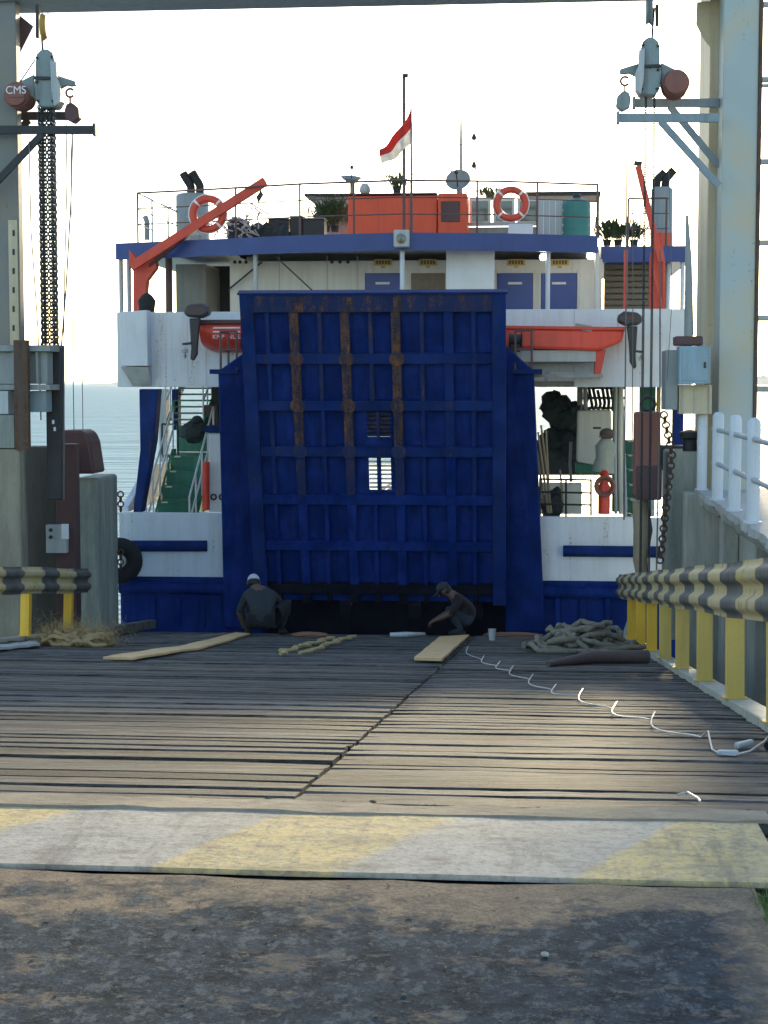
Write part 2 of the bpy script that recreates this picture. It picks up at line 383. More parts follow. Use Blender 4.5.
def mat_slab():
    """concrete of the quay: pale tan strip at its end, dark blue-grey nearer by, broken by paler patches"""
    m, n, l, bs = nodes('mottled_quay_concrete'); v = objvec(n, l, False)
    sx = n.new('ShaderNodeSeparateXYZ'); l.new(v, sx.inputs[0])
    big = noise(n, l, v, 1.7, 9, 0.66); mid = noise(n, l, v, 8, 9, 0.72); fine = noise(n, l, v, 60, 8, 0.8); spk = noise(n, l, v, 26, 5, 0.8); pat = noise(n, l, v, 4.2, 10, 0.74, (0.8, 1.3, 1)); vein = noise(n, l, v, 13, 8, 0.75, (1.2, 0.7, 1))
    base = mix(n, l, ramp(n, l, mid, 0.36, 0.64), (0.44, 0.33, 0.22), (0.24, 0.19, 0.14))
    base = mix(n, l, math_(n, l, 'MULTIPLY', ramp(n, l, fine, 0.42, 0.7), 0.75), base, (0.075, 0.068, 0.062))
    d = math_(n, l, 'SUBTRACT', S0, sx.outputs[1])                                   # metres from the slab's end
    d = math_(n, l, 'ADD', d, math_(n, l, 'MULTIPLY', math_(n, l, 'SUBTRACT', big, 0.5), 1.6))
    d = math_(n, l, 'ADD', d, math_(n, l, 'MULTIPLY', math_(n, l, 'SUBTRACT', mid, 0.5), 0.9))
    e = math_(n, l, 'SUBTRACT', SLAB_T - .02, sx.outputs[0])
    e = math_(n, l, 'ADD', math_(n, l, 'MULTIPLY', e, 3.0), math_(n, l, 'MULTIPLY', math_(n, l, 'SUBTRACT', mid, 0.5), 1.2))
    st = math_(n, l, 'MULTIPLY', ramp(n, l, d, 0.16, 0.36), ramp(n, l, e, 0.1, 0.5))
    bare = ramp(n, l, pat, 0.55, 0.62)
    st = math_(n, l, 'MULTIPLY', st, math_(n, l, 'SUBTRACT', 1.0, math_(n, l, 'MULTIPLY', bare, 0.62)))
    dark_mix = mix(n, l, ramp(n, l, mid, 0.38, 0.62), (0.010, 0.018, 0.027), (0.060, 0.080, 0.098))  # dark blue-grey tone of the slab away from its end
    dark_mix = mix(n, l, math_(n, l, 'MULTIPLY', ramp(n, l, vein, 0.53, 0.60), 0.75), dark_mix, (0.15, 0.17, 0.175))
    dark_mix = mix(n, l, math_(n, l, 'MULTIPLY', ramp(n, l, spk, 0.55, 0.63), 0.6), dark_mix, (0.20, 0.21, 0.19))
    dark_mix = mix(n, l, math_(n, l, 'MULTIPLY', ramp(n, l, fine, 0.52, 0.66), 0.5), dark_mix, (0.14, 0.165, 0.18))
    c = mix(n, l, math_(n, l, 'MULTIPLY', st, 0.96), base, dark_mix)
    l.new(c, bs.inputs['Base Color']); bs.inputs['Roughness'].default_value = 0.92; bs.inputs['Specular IOR Level'].default_value = 0.05
    bump(n, l, bs, math_(n, l, 'ADD', math_(n, l, 'MULTIPLY', fine, 0.5), math_(n, l, 'ADD', mid, math_(n, l, 'MULTIPLY', spk, 0.6))), 0.7, 0.025)
    return m
SLAB_T = G(755, 890).x
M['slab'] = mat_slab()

def mat_plate():
    m, n, l, bs = nodes('painted_hinge_plate'); v = objvec(n, l, False)
    sx = n.new('ShaderNodeSeparateXYZ'); l.new(v, sx.inputs[0])
    big = noise(n, l, v, 3, 7, 0.65); fine = noise(n, l, v, 40, 7, 0.7)
    a = G(137, 870); b = G(280, 815); k = (b.x - a.x) / (b.y - a.y)      # slant of the painted bands
    u = math_(n, l, 'SUBTRACT', sx.outputs[0], math_(n, l, 'MULTIPLY', math_(n, l, 'SUBTRACT', sx.outputs[1], a.y), k))
    u = math_(n, l, 'ADD', u, math_(n, l, 'MULTIPLY', math_(n, l, 'SUBTRACT', big, 0.5), 0.14))
    per = G(569, 875).x - a.x; wdt = G(345, 870).x - a.x
    f = math_(n, l, 'FRACT', math_(n, l, 'DIVIDE', math_(n, l, 'SUBTRACT', u, a.x - 10 * per), per))
    r_ = n.new('ShaderNodeValToRGB'); e = r_.color_ramp.elements; w = wdt / per
    e[0].position, e[0].color = 0.0, (0, 0, 0, 1); e[1].position, e[1].color = 0.03, (1, 1, 1, 1)
    q = e.new(w - 0.05); q.color = (1, 1, 1, 1); q = e.new(w + 0.005); q.color = (0, 0, 0, 1)
    l.new(f, r_.inputs[0])
    grey = mix(n, l, ramp(n, l, big, 0.3, 0.7), (0.56, 0.50, 0.41), (0.44, 0.40, 0.34))
    yel = mix(n, l, ramp(n, l, big, 0.3, 0.75), (0.76, 0.55, 0.21), (0.62, 0.48, 0.25))
    c = mix(n, l, math_(n, l, 'MULTIPLY', r_.outputs[0], ramp(n, l, fine, 0.45, 0.8, (1,1,1,1), (0,0,0,1))), grey, yel)
    c = mix(n, l, math_(n, l, 'MULTIPLY', ramp(n, l, noise(n, l, v, 1.6, 9, .7), .45, .65), .4), c, (0.33, 0.30, 0.25))
    tr = noise(n, l, v, 2.4, 8, .7, (2.2, 0.35, 1))
    c = mix(n, l, math_(n, l, 'MULTIPLY', ramp(n, l, tr, .52, .66), .55), c, (0.13, 0.12, 0.115))
    c = mix(n, l, math_(n, l, 'MULTIPLY', ramp(n, l, fine, 0.48, 0.7), 0.6), c, (0.17, 0.14, 0.105))
    c = mix(n, l, math_(n, l, 'MULTIPLY', ramp(n, l, noise(n, l, v, 6, 9, .75, (0.7, 1.6, 1)), 0.48, 0.66), 0.7), c, (0.22, 0.18, 0.135))
    l.new(c, bs.inputs['Base Color']); bs.inputs['Roughness'].default_value = 0.8; bs.inputs['Specular IOR Level'].default_value = 0.12
    bump(n, l, bs, math_(n, l, 'ADD', fine, big), 0.5, 0.012)
    return m
M['plate'] = mat_plate()

def mat_barrier():
    """yellow and black bands along the beam (y of the object runs along it)"""
    m, n, l, bs = nodes('hazard_banded_barrier'); v = objvec(n, l, False)
    sx = n.new('ShaderNodeSeparateXYZ'); l.new(v, sx.inputs[0])
    big = noise(n, l, v, 3, 7, 0.65); fine = noise(n, l, v, 45, 7, 0.7)
    y = math_(n, l, 'ADD', sx.outputs[1], math_(n, l, 'MULTIPLY', big, 0.05))
    f = math_(n, l, 'FRACT', math_(n, l, 'DIVIDE', math_(n, l, 'ADD', y, 100.0), 1.75))
    k = ramp(n, l, f, 0.53, 0.535)
    yel = mix(n, l, ramp(n, l, big, 0.35, 0.7), (0.50, 0.42, 0.27), (0.58, 0.42, 0.13))
    blk = mix(n, l, ramp(n, l, big, 0.3, 0.75), (0.045, 0.05, 0.052), (0.15, 0.15, 0.135))
    c = mix(n, l, k, yel, blk)
    c = mix(n, l, math_(n, l, 'MULTIPLY', ramp(n, l, fine, 0.52, 0.78), 0.6), c, (0.22, 0.19, 0.15))
    c = mix(n, l, math_(n, l, 'MULTIPLY', ramp(n, l, noise(n, l, v, 7, 8, .72), .55, .64), .8), c, (0.20, 0.13, 0.085))
    l.new(c, bs.inputs['Base Color']); bs.inputs['Roughness'].default_value = 0.6; bs.inputs['Specular IOR Level'].default_value = 0.3
    bump(n, l, bs, math_(n, l, 'ADD', fine, big), 0.15, 0.01)
    return m
M['barrier'] = mat_barrier()

def mat_sea():
    """choppy, silty water: mostly its own pale blue-green body colour, with a weak broken sheen"""
    m, n, l, bs = nodes('sea_water'); v = objvec(n, l, False); n.remove(bs)
    a = noise(n, l, v, 0.8, 5, 0.6, (0.35, 1.2, 1)); b = noise(n, l, v, 0.10, 5, 0.6, (0.3, 1.3, 1))
    bp_ = n.new('ShaderNodeBump'); bp_.inputs['Strength'].default_value = 1.0; bp_.inputs['Distance'].default_value = 1.2
    l.new(math_(n, l, 'ADD', a, math_(n, l, 'MULTIPLY', b, 4)), bp_.inputs['Height'])
    df = n.new('ShaderNodeBsdfDiffuse'); gl = n.new('ShaderNodeBsdfGlossy'); gl.inputs['Roughness'].default_value = 0.28
    l.new(mix(n, l, ramp(n, l, b, 0.35, 0.65), (0.27, 0.42, 0.46), (0.33, 0.48, 0.52)), df.inputs['Color'])
    l.new(bp_.outputs[0], df.inputs['Normal']); l.new(bp_.outputs[0], gl.inputs['Normal'])
    ms = n.new('ShaderNodeMixShader'); ms.inputs[0].default_value = 0.09; l.new(df.outputs[0], ms.inputs[1]); l.new(gl.outputs[0], ms.inputs[2])
    l.new(ms.outputs[0], n['Material Output'].inputs['Surface'])
    return m
M['sea'] = mat_sea()
M['soil'] = mat_concrete('earth', (0.16, 0.13, 0.09), (0.06, 0.06, 0.035), 2.0, 0.7)
M['grass'] = plain('grass_blade', (0.12, 0.20, 0.04), 0.6, bmp=0)
M['island'] = plain('wooded_island', (0.06, 0.09, 0.07), 0.9, scale=0.02, bmp=0)

# ================================================================== SETTING
# sea
mb = MB(); mb.add([(-15000, -200, SEA_Z), (15000, -200, SEA_Z), (15000, 30000, SEA_Z), (-15000, 30000, SEA_Z)], [(0, 1, 2, 3)])
build(mb, 'sea', M['sea'], frame=Matrix(), base=(0, 0, SEA_Z), kind='structure')
# far islands
def island(x0, x1, h, dist, name='island'):
    mb = MB(); a = ray(x0, 383); b = ray(x1, 383); xa = a.x / a.y * dist; xb = b.x / b.y * dist; n = 28; top = []
    vs = []; fs = []
    for j, (yy, k) in enumerate(((0, 0), (120, 1), (420, .8), (700, 0))):
        for i in range(n + 1):
            t = i / n; hh = h * k * (math.sin(math.pi * t) ** 0.6) * (0.7 + 0.3 * math.sin(t * 9 + x0) + rnd.uniform(-.12, .12))
            vs.append((xa + (xb - xa) * t, dist + yy, SEA_Z - 1 + max(0, hh)))
    for j in range(3):
        for i in range(n): fs.append((j * (n + 1) + i, j * (n + 1) + i + 1, (j + 1) * (n + 1) + i + 1, (j + 1) * (n + 1) + i))
    mb.add(vs, fs); return build(mb, name, M['island'], frame=Matrix(), smooth=True, kind='structure')
island(84, 150, 16, 5200); island(735, 860, 42, 6500); island(520, 600, 14, 7000)

# quay slab (top at z = 0)
SLAB_T = G(755, 890).x
mb = MB(); nx, ny = 60, 26; vs = []; fs = []
x0, x1, y0 = -9.0, SLAB_T, -6.0
for j in range(ny + 1):
    for i in range(nx + 1):
        y = y0 + (S0 - y0) * j / ny; x = x0 + (x1 - x0) * i / nx
        if j == ny: y += 0.012 * math.sin(i * 1.7) + rnd.uniform(-.012, .006)
        vs.append((x, y, 0.006 * math.sin(x * 2.1) * math.sin(y * 1.7)))
for j in range(ny):
    for i in range(nx): a = j * (nx + 1) + i; fs.append((a, a + 1, a + nx + 2, a + nx + 1))
mb.add(vs, fs)
e0 = ny * (nx + 1)
top = [mb.v[e0 + i] for i in range(nx + 1)]
mb.add([t for t in top] + [t - Vector((0, 0, 1.6)) for t in top], [(i, nx + 1 + i, nx + 2 + i, i + 1) for i in range(nx)])
side = [mb.v[j * (nx + 1) + nx] for j in range(ny + 1)]
mb.add([t for t in side] + [t - Vector((0, 0, 1.6)) for t in side], [(j, j + 1, ny + 2 + j, ny + 1 + j) for j in range(ny)])
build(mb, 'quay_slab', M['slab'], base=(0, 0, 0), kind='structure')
# earth verge to the right of the slab
mb = MB(); vs = []; fs = []; nx, ny = 24, 40
for j in range(ny + 1):
    for i in range(nx + 1):
        vs.append((SLAB_T + 0.005 + 1.75 * i / nx, -6 + (S1 - 0.1 + 6) * j / ny, -0.06 + rnd.uniform(-.02, .02)))
for j in range(ny):
    for i in range(nx): a = j * (nx + 1) + i; fs.append((a, a + 1, a + nx + 2, a + nx + 1))
mb.add(vs, fs); build(mb, 'verge', M['soil'], base=(0, 0, -0.06), kind='structure')

# grass along the slab's right edge
mb = MB()
for i in range(2200):
    y = rnd.uniform(3.9, S0 - 0.05); x = SLAB_T + 0.01 + abs(rnd.gauss(0, 0.10)); h = rnd.uniform(.04, .14); w = rnd.uniform(.002, .005)
    lean = Vector((rnd.gauss(-0.25, .35), rnd.gauss(0, .35), 1)).normalized(); a = rnd.uniform(0, 3.14); d = Vector((math.cos(a), math.sin(a), 0)) * w
    p = Vector((x, y, -0.07)); q = p + lean * h * 0.6; t = q + (lean + Vector((rnd.gauss(0, .5), rnd.gauss(0, .5), -.2))).normalized() * h * 0.5
    mb.add([p - d, p + d, q + d * .8, q - d * .8, t], [(0, 1, 2, 3), (3, 2, 4)])
build(mb, 'grass', M['grass'], kind='stuff', label='green grass tuft growing along the edge of the concrete slab', cat='grass')

# ================================================================== MOVABLE BRIDGE
bridge = thing('movable_bridge', BR, (0, 0, 0), 'sloping timber-decked link bridge of grey weathered planks leading to the ferry', 'bridge')
T_R = B(733, 706).x - 0.075                 # right edge (rail posts)
T_L = B(70, 636).x - 0.05
ja = B(290, 803); jb = B(460, 650)         # seam between the two rows of planks
def seam(s): return ja.x + (jb.x - ja.x) * (s - ja.y) / (jb.y - ja.y)
def plank_mesh(L, wd_, seed):
    q = random.Random(seed); n = 14; vs = []; fs = []
    for i in range(n + 1):
        x = L * i / n; wob = q.uniform(-.004, .004); dz = q.uniform(-.0008, .0008) + 0.0012 * math.sin(i * 0.7 + seed)
        e = q.uniform(-.006, .006) - (0.012 if i in (0, n) else 0)
        for (yy, zz) in ((-wd_/2 + .008, 0), (-wd_/2 + wob, -.010 + e * .4), (-wd_/2 + wob, -.07), (wd_/2 + e, -.07), (wd_/2 + e, -.010), (wd_/2 - .008, e * .3)):
            vs.append((x, yy, zz + dz))
    for i in range(n):
        for k in range(6): k2 = (k + 1) % 6; fs.append((i * 6 + k, (i + 1) * 6 + k, (i + 1) * 6 + k2, i * 6 + k2))
    fs += [tuple(range(6)), tuple(range(n * 6 + 5, n * 6 - 1, -1))]
    me = bpy.data.meshes.new('plank'); me.from_pydata(vs, [], fs); me.materials.append(M['plank']); me.update()
    bm = bmesh.new(); bm.from_mesh(me); bmesh.ops.recalc_face_normals(bm, faces=bm.faces); bm.to_mesh(me); bm.free()
    return me
LEFT_L, RIGHT_L = 7.0, 0
bank = {}
for side in (0, 1):
    s = 0.02; i = 0
    while s < BEND:
        wd_ = rnd.choice((0.15, 0.17, 0.19, 0.21, 0.24)); c = s + wd_ / 2
        t0, t1 = (T_L - 0.1, seam(c) - 0.008) if side == 0 else (seam(c) + 0.008, T_R + 0.05)
        L = round((t1 - t0) / 0.05) * 0.05
        key = (side, wd_, rnd.randrange(3))
        key2 = (side, wd_, key[2])
        if key2 not in bank: bank[key2] = plank_mesh(1.0, wd_, len(bank) + 3)
        o = bpy.data.objects.new('plank', bank[key2]); COL.objects.link(o); o.parent = bridge
        o.location = (t0 + rnd.uniform(-.01, .004) * (side == 0), c, rnd.choice((rnd.uniform(-.004, .004), rnd.uniform(-.004, .004), rnd.uniform(-.012, .010))))
        o.scale = (t1 - t0 - rnd.uniform(0, .012), 1, 1)
        o.rotation_euler = (rnd.uniform(-.02, .02), 0, rnd.uniform(-.0012, .0012))
        s += wd_ + (rnd.uniform(.006, .022) if rnd.random() > .14 else rnd.uniform(.035, .06)); i += 1
# girders below the deck, plus an unseen sheet added to block light
mb = MB()
for t in (T_L + .2, T_L + 2.4, T_L + 4.6, T_R - 2.0, T_R - .2): mb.box((t - .12, 0.05, -.55), (t + .12, BEND, -.12))
mb.box((T_L - .05, 0.02, -.5), (T_R + .05, BEND - .02, -.42))
build(mb, 'girder', M['dark'], bridge, BR)
mb = MB(); mb.box((T_L - .1, BEND + .005, -.5), (T_R + .1, BEND + .08, 0.0)); build(mb, 'end_beam', M['maroon'], bridge, BR, bev=.01)
# steel edge channel under the right-hand posts
mb = MB(); a0, a1 = -0.2, BEND
mb.box((T_R + .04, a0, .02), (T_R + .20, a1, .055)); mb.box((T_R + .03, a0, -.2), (T_R + .04, a1, .056))
build(mb, 'edge_channel', M['channel'], bridge, BR, bev=.004)
mb = MB(); mb.box((T_L - .2, a0, .02), (T_L - .06, a1, .055)); build(mb, 'edge_channel', M['channel'], bridge, BR, bev=.004)
# hinge plate between slab and planks
mb = MB(); nx = 40; prt = []
PT = G(754, 818).x; ya, yb = S0 + .055, S1 - .10
for (y, z) in ((ya, -.012), (ya + .002, .006), (ya + .45, .012), (yb - .02, .006), (yb, -.014)):
    for i in range(nx + 1): prt.append((-8 + (PT + 8) * i / nx, y + (rnd.uniform(-.002, .002)), z + .0008 * math.sin(i * 1.3)))
fs = [(j * (nx + 1) + i, j * (nx + 1) + i + 1, (j + 1) * (nx + 1) + i + 1, (j + 1) * (nx + 1) + i) for j in range(4) for i in range(nx)]
mb.add(prt, fs)
o = build(mb, 'hinge_plate', M['plate'], base=(0, 0, 0), label='steel hinge plate with faded grey and yellow slanted bands before the planks', cat='plate')
o.modifiers.new('solid', 'SOLIDIFY').thickness = 0.02
mb = MB(); mb.box((-9, S0 + .08, -.7), (PT, S1 + .3, -.25)); build(mb, 'hinge_pit', M['concrete_dark'], kind='structure')
mb = MB(); nx = 60; vs = []; q_ = random.Random(5)
for i in range(nx + 1):
    x = -8 + (PT + 8 + .05) * i / nx; a_ = q_.uniform(-.012, .02)
    vs += [(x, S1 - .13 + a_, .004), (x, S1 - .12 + a_, .013 + q_.uniform(-.003, .004)), (x, S1 + .03 + q_.uniform(-.02, .04), .010 + q_.uniform(-.004, .006)), (x, S1 + .05, -.08)]
mb.add(vs, [(i * 4 + k, i * 4 + k + 1, i * 4 + k + 5, i * 4 + k + 4) for i in range(nx) for k in range(3)])
build(mb, 'mortar_strip', M['mortar'], base=(0, 0, 0), kind='structure')
mb = MB(); mb.box((-9, S0 - .0, -.2), (PT, S0 + .075, -.022)); build(mb, 'joint_shade_strip', M['black'], kind='structure')  # black strip set in the joint to paint the gap's shade
# crumbs of dirt on the line where plate and planks meet
mb = MB()
for i in range(420):
    x = rnd.uniform(-2.6, PT); y = S1 + .02 + rnd.gauss(0, .035); r_ = rnd.uniform(.003, .011)
    mb.ball((x, y, -.01 + r_ * .3), (r_ * 1.6, r_, r_ * .6), 6, 4, nz=.25)
build(mb, 'grit', M['soil'], kind='stuff', label='brown grit gathered along the end of the hinge plate', cat='grit')

# crash barriers
def wbeam(mb, t, s0, s1, n0, n1, face):
    """W profile; face = -1 the corrugation bulges towards smaller t"""
    prof = []; hgt = n1 - n0
    for k in range(25):
        u = k / 24; b = 0.5 - 0.5 * math.cos(u * 4 * math.pi); b = min(1, max(0, (b - .2) / .6)) if 0.04 < u < 0.96 else 0
        prof.append((t + face * 0.05 * b, n0 + hgt * u))
    prof2 = [(a - face * 0.008, b) for a, b in prof]
    loop = prof + prof2[::-1]; n = len(loop); segs = 24; vs = []; fs = []
    for j in range(segs + 1):
        s = s0 + (s1 - s0) * j / segs; w = 0.012 * math.sin(j * 1.1) + rnd.uniform(-.005, .005)
        vs += [(a + w, s, b + w * .6) for a, b in loop]
    for j in range(segs):
        for k in range(n): k2 = (k + 1) % n; fs.append((j * n + k, j * n + k2, (j + 1) * n + k2, (j + 1) * n + k))
    fs += [tuple(range(n)), tuple(range(segs * n, segs * n + n))]
    mb.add(vs, fs)
def barrier(t, face, s_first, n_posts, s0, s1, label, bright):
    root = thing('crash_barrier', BR, (t, s0, 0), label, 'barrier', 'crash barriers along the link bridge')
    mb = MB(); wbeam(mb, t - face * .0 + face * .02, s0, s1, 0.65, 1.03, face)
    FR_off = origin_of(root)
    build(mb, 'rail_beam', M['barrier'], root, BR, smooth=True)
    for i in range(n_posts):
        s = s_first + 2.2 * i
        mb = MB(); x0, x1 = (t - .0, t - face * .15) if False else (t - face * .005, t - face * .13)
        w = .065
        mb.box((x0, s - w, .055), (x1, s - w + .008, .98)); mb.box((x0, s - w + .008, .055), (x0 - face * .008, s + w, .98)); mb.box((x1 + face * .008, s - w + .008, .055), (x1, s + w, .98))
        mb.box((x0 + face * .03, s - w - .03, .055), (x1 - face * .02, s + w + .03, .068))
        for nn in (.745, .935):
            bb = MB(); bb.lathe([(.022, 0), (.022, .016), (.012, .02)], (t + face * .024, s, nn), (Vector((0, 1, 0)), Vector((0, 0, 1)), Vector((face, 0, 0))), 6); build(bb, 'bolt', M['grey'], root, BR)
        build(mb, 'post', M['yellow'] if i >= bright else M['yellow_pale'], root, BR, bev=.003)
    return root
pr = [B(733, 706).y]
barrier(T_R + .02, -1, pr[0] - 2.2, 8, pr[0] - 3.6, pr[0] + 15.5, 'right-hand yellow and black W-beam crash barrier running from the foreground to the ferry', 5)
sl = B(28, 640).y
barrier(T_L - .0, 1, sl - 6.6, 5, sl - 9, sl + 3.0, 'left-hand yellow and black crash barrier ending at the green concrete block', 0)

# ================================================================== GANTRY AND PIERS
GS = 25.0                                   # distance of the lifting gantry
def pl(pts, s): return [P(x, y, s) for x, y in pts]
# ---- right-hand walkway pier
WT = G(697, 492, 0.0).x
pier = thing('walkway_pier', YAW, (WT, 20, SEA_Z), 'raised concrete walkway pier with a broken edge on the right of the bridge', 'pier')
mb = MB(); n = 260; vs = []; fs = []; j = k = 0
for i in range(n + 1):
    y = 6.9 + (25.2 - 6.9) * i / n; j = j * .75 + rnd.uniform(-.02, .02) + (rnd.random() < .04) * .05; k = k * .6 + rnd.uniform(-.035, .04)
    vs += [(WT + j * .5, y, 0.02), (WT + j, y, -.07 + k * .3), (WT + .10 + k, y, -.16 + k), (WT + .22 + k, y, -.26 + k * .5), (WT + 6, y, -.26), (WT + 6, y, 0.02)]
for i in range(n):
    for q in range(6): q2 = (q + 1) % 6; fs.append((i * 6 + q, i * 6 + q2, (i + 1) * 6 + q2, (i + 1) * 6 + q))
fs += [tuple(range(6)), tuple(range(n * 6, n * 6 + 6))]
mb.add(vs, fs); build(mb, 'walkway_slab', M['concrete_top'], pier)
mb = MB(); mb.box((WT + .42, 6.9, SEA_Z - .5), (WT + .9, 25.0, -.27)); build(mb, 'pier_wall', M['pier_concrete'], pier)
mb = MB(); mb.box((WT - .15, 25.02, SEA_Z - .5), (WT + 6, 25.5, -.02)); build(mb, 'end_wall', M['pier_concrete'], pier, bev=.03)
for y in (9.5, 13, 16.5, 20, 23.4):
    mb = MB(); mb.box((WT + .20, y - .22, SEA_Z - .5), (WT + .415, y + .22, -.28)); build(mb, 'pilaster', M['pier_concrete'], pier, bev=.02)
# white railing on the walkway: round-topped posts, two rails
rail = thing('white_railing', YAW, (WT + .12, 20, 0.02), 'white pipe railing with round-topped posts on the concrete walkway', 'railing')
for (x, yb) in ((702, 490), (715, 500), (732, 511), (752, 523), (776, 540), (806, 560), (850, 585)):
    g = G(x, yb, 0.02); mb = MB(); x_ = WT + .08; h = 1.17
    mb.lathe([(.10, 0), (.10, .02), (.075, .025), (.075, h - .07), (.066, h - .035), (.04, h - .008), (.0, h)], (x_, g.y, .02), 'Z', 14)
    build(mb, 'post', M['railwhite'], rail, smooth=True)
for h in (.48, .93):
    mb = MB(); mb.tube([(WT + .08, 7.2, .02 + h), (WT + .08, 12, .02 + h), (WT + .08, 23.4, .02 + h)], .032, 10); build(mb, 'rail', M['lightgrey'], rail, smooth=True)

# ---- lifting gantry: two pillars and a cross beam
gan = thing('lifting_gantry', YAW, (0, GS, 0), 'steel lifting gantry with tall pillars either side of the link bridge', 'gantry')
zb = P(350, 7, GS + .8).z                                        # underside of the beam
a = P(718, 420, GS); b = P(753, 420, GS)
mb = MB(); mb.box((a.x, GS, -.3), (b.x, GS + .7, zb + 1.5)); build(mb, 'pillar', M['pillar'], gan, bev=.015)
mb = MB(); mb.box((a.x - .12, GS + .705, -.3), (b.x - .1, GS + 2.3, zb + 1.5)); build(mb, 'pillar_web', M['pillar_tan'], gan, bev=.01)
mb = MB(); mb.box((b.x + .001, GS - .03, 0), (b.x + .05, GS + .1, zb + 1.4)); build(mb, 'edge_angle', M['rust_steel'], gan)
la = P(-40, 300, GS); lb = P(20, 300, GS)
mb = MB(); mb.box((la.x - .3, GS, SEA_Z), (lb.x, GS + .22, zb + 1.5)); build(mb, 'pillar', M['pillar_left'], gan, bev=.015)
mb = MB(); mb.box((la.x - .2, GS + .225, 2.0), (lb.x - .16, GS + .7, zb + 1.5)); build(mb, 'pillar_flange', M['pillar_tan'], gan, bev=.01)
# slotted guide plate on the left pillar
mb = MB(); mb.pbox(10, 220, 17, 345, GS - .03, .025); gp = build(mb, 'guide_plate', M['pillar_tan'], gan, bev=.004)
for k in range(6):
    y = 230 + k * 19; mb = MB(); mb.pbox(12.5, y, 14.6, y + 6, GS - .036, .004); build(mb, 'slot', M['dark'], gp)
# gusset plates under the beam
mb = MB(); q = pl([(18, 14), (33, 26), (20, 52)], GS + .3); mb.prism(q, (0, .03, 0)); build(mb, 'gusset', M['maroon'], gan)
mb = MB(); q = pl([(720, 0), (697, 2), (696, 24), (703, 38), (720, 60)], GS + .75); mb.prism(q, (0, .03, 0)); build(mb, 'gusset', M['pillar_tan'], gan)
# beam (box girder with flanges)
tl, tr = la.x - .6, a.x + .5
mb = MB(); mb.box((tl, GS + .05, zb + .03), (tr, GS + .65, zb + 1.3)); mb.box((tl, GS - .1, zb), (tr, GS + .8, zb + .03)); mb.box((tl, GS - .1, zb + 1.3), (tr, GS + .8, zb + 1.34))
build(mb, 'cross_beam', M['beam'], gan, bev=.006)
# brackets (two parallel cantilevers with struts, each side)
def bracket(x_end, x_root, yt, y_strut, d, mat='dark'):
    mb = MB(); A_ = P(x_end, yt, d); B_ = P(x_root, yt, d); mb.bar(A_, B_, .07, .12); mb.box((A_.x - .02, d - .07, A_.z - .09), (A_.x + .02, d + .07, A_.z + .09))
    k = .42; S_ = Vector((A_.x + (B_.x - A_.x) * k, d, A_.z - .05)); E_ = P(x_root, y_strut, d); mb.bar(S_, E_, .06, .10)
    build(mb, 'bracket', M[mat], gan, bev=.004)
bracket(618, 719, 118, 186, GS - .25, 'beam'); bracket(634, 719, 103, 166, GS + .45, 'beam')
bracket(95, -30, 130, 210, GS - .25); bracket(72, -30, 116, 175, GS + .45)
# horizontal pipes right of the right pillar
for y in (5, 80, 86, 162, 243, 318, 389):
    mb = MB(); p = P(754, y, GS + .4); mb.tube([p, (p.x + 2.2, p.y, p.z)], .045 if y != 86 else .03, 8); build(mb, 'cross_pipe', M['lightgrey'], gan, smooth=True)
p = P(754, 10, GS + .4); mb = MB(); mb.box((p.x + 2.2, GS, -.2), (p.x + 2.6, GS + .7, zb + 1.4)); build(mb, 'pillar', M['pillar'], gan)

# control cabinet hung on the right pillar
cab = thing('control_cabinet', YAW, (P(695, 384, GS - .5).x, GS - .5, P(695, 384, GS - .5).z), 'pale blue rusty control cabinet fixed to the right gantry pillar', 'cabinet')
mb = MB(); mb.pbox(679, 346, 711, 384, GS - .5, .49); build(mb, 'body', M['box_blue'], cab, bev=.012)
mb = MB(); mb.pbox(682, 349, 708, 381, GS - .512, .011); build(mb, 'door', M['box_blue'], cab, bev=.004)
mb = MB(); mb.pbox(704, 362, 706, 368, GS - .535, .022); build(mb, 'handle', M['dark'], cab)
mb = MB(); mb.pbox(665, 350, 678.5, 410, GS - .2, .8); build(mb, 'side_box', M['grey'], cab, bev=.01)
mb = MB(); mb.pbox(675, 336, 703, 345.5, GS - .3, .4); build(mb, 'junction_lid', M['maroon'], cab, bev=.02)
mb = MB(); mb.pbox(679, 385, 712, 414, GS - .25, .3); pan = build(mb, 'skirt', M['pillar_tan'], cab, bev=.008)
for x in (681, 694, 708): mb = MB(); mb.pbox(x, 386, x + 1.6, 413, GS - .27, .018); build(mb, 'rib', M['channel'], pan)
mb = MB(); mb.tube(pl([(689, 336), (688.5, 260), (687, 215)], GS - .1), [.07, .05, .02], 8); build(mb, 'mast', M['grey'], cab, smooth=True)

# mooring block behind the right barrier
mb = MB(); mb.pbox(667, 452, 704, 640, 25.6, 1.3)
build(mb, 'mooring_block', M['concrete_green'], bev=.04, label='grey-green concrete block between the right barrier and the railing', cat='block')
mb = MB(); mb.pbox(655, 446, 692, 470, 26.95, .5); build(mb, 'pier_cap', M['concrete_dark'], bev=.03, label='dark ledge of concrete behind the grey-green block on the right', cat='ledge')
# bollard in front of the right pillar
bl = MB(); c = P(690, 440, 26.0); bl.lathe([(.11, 0), (.10, .18), (.16, .22), (.16, .30), (.05, .34)], (c.x, 26.0, P(690, 452, 26.0).z), 'Z', 14)
build(bl, 'bollard', M['dark'], smooth=True, label='small black mooring bollard on the concrete block beside the railing', cat='bollard')

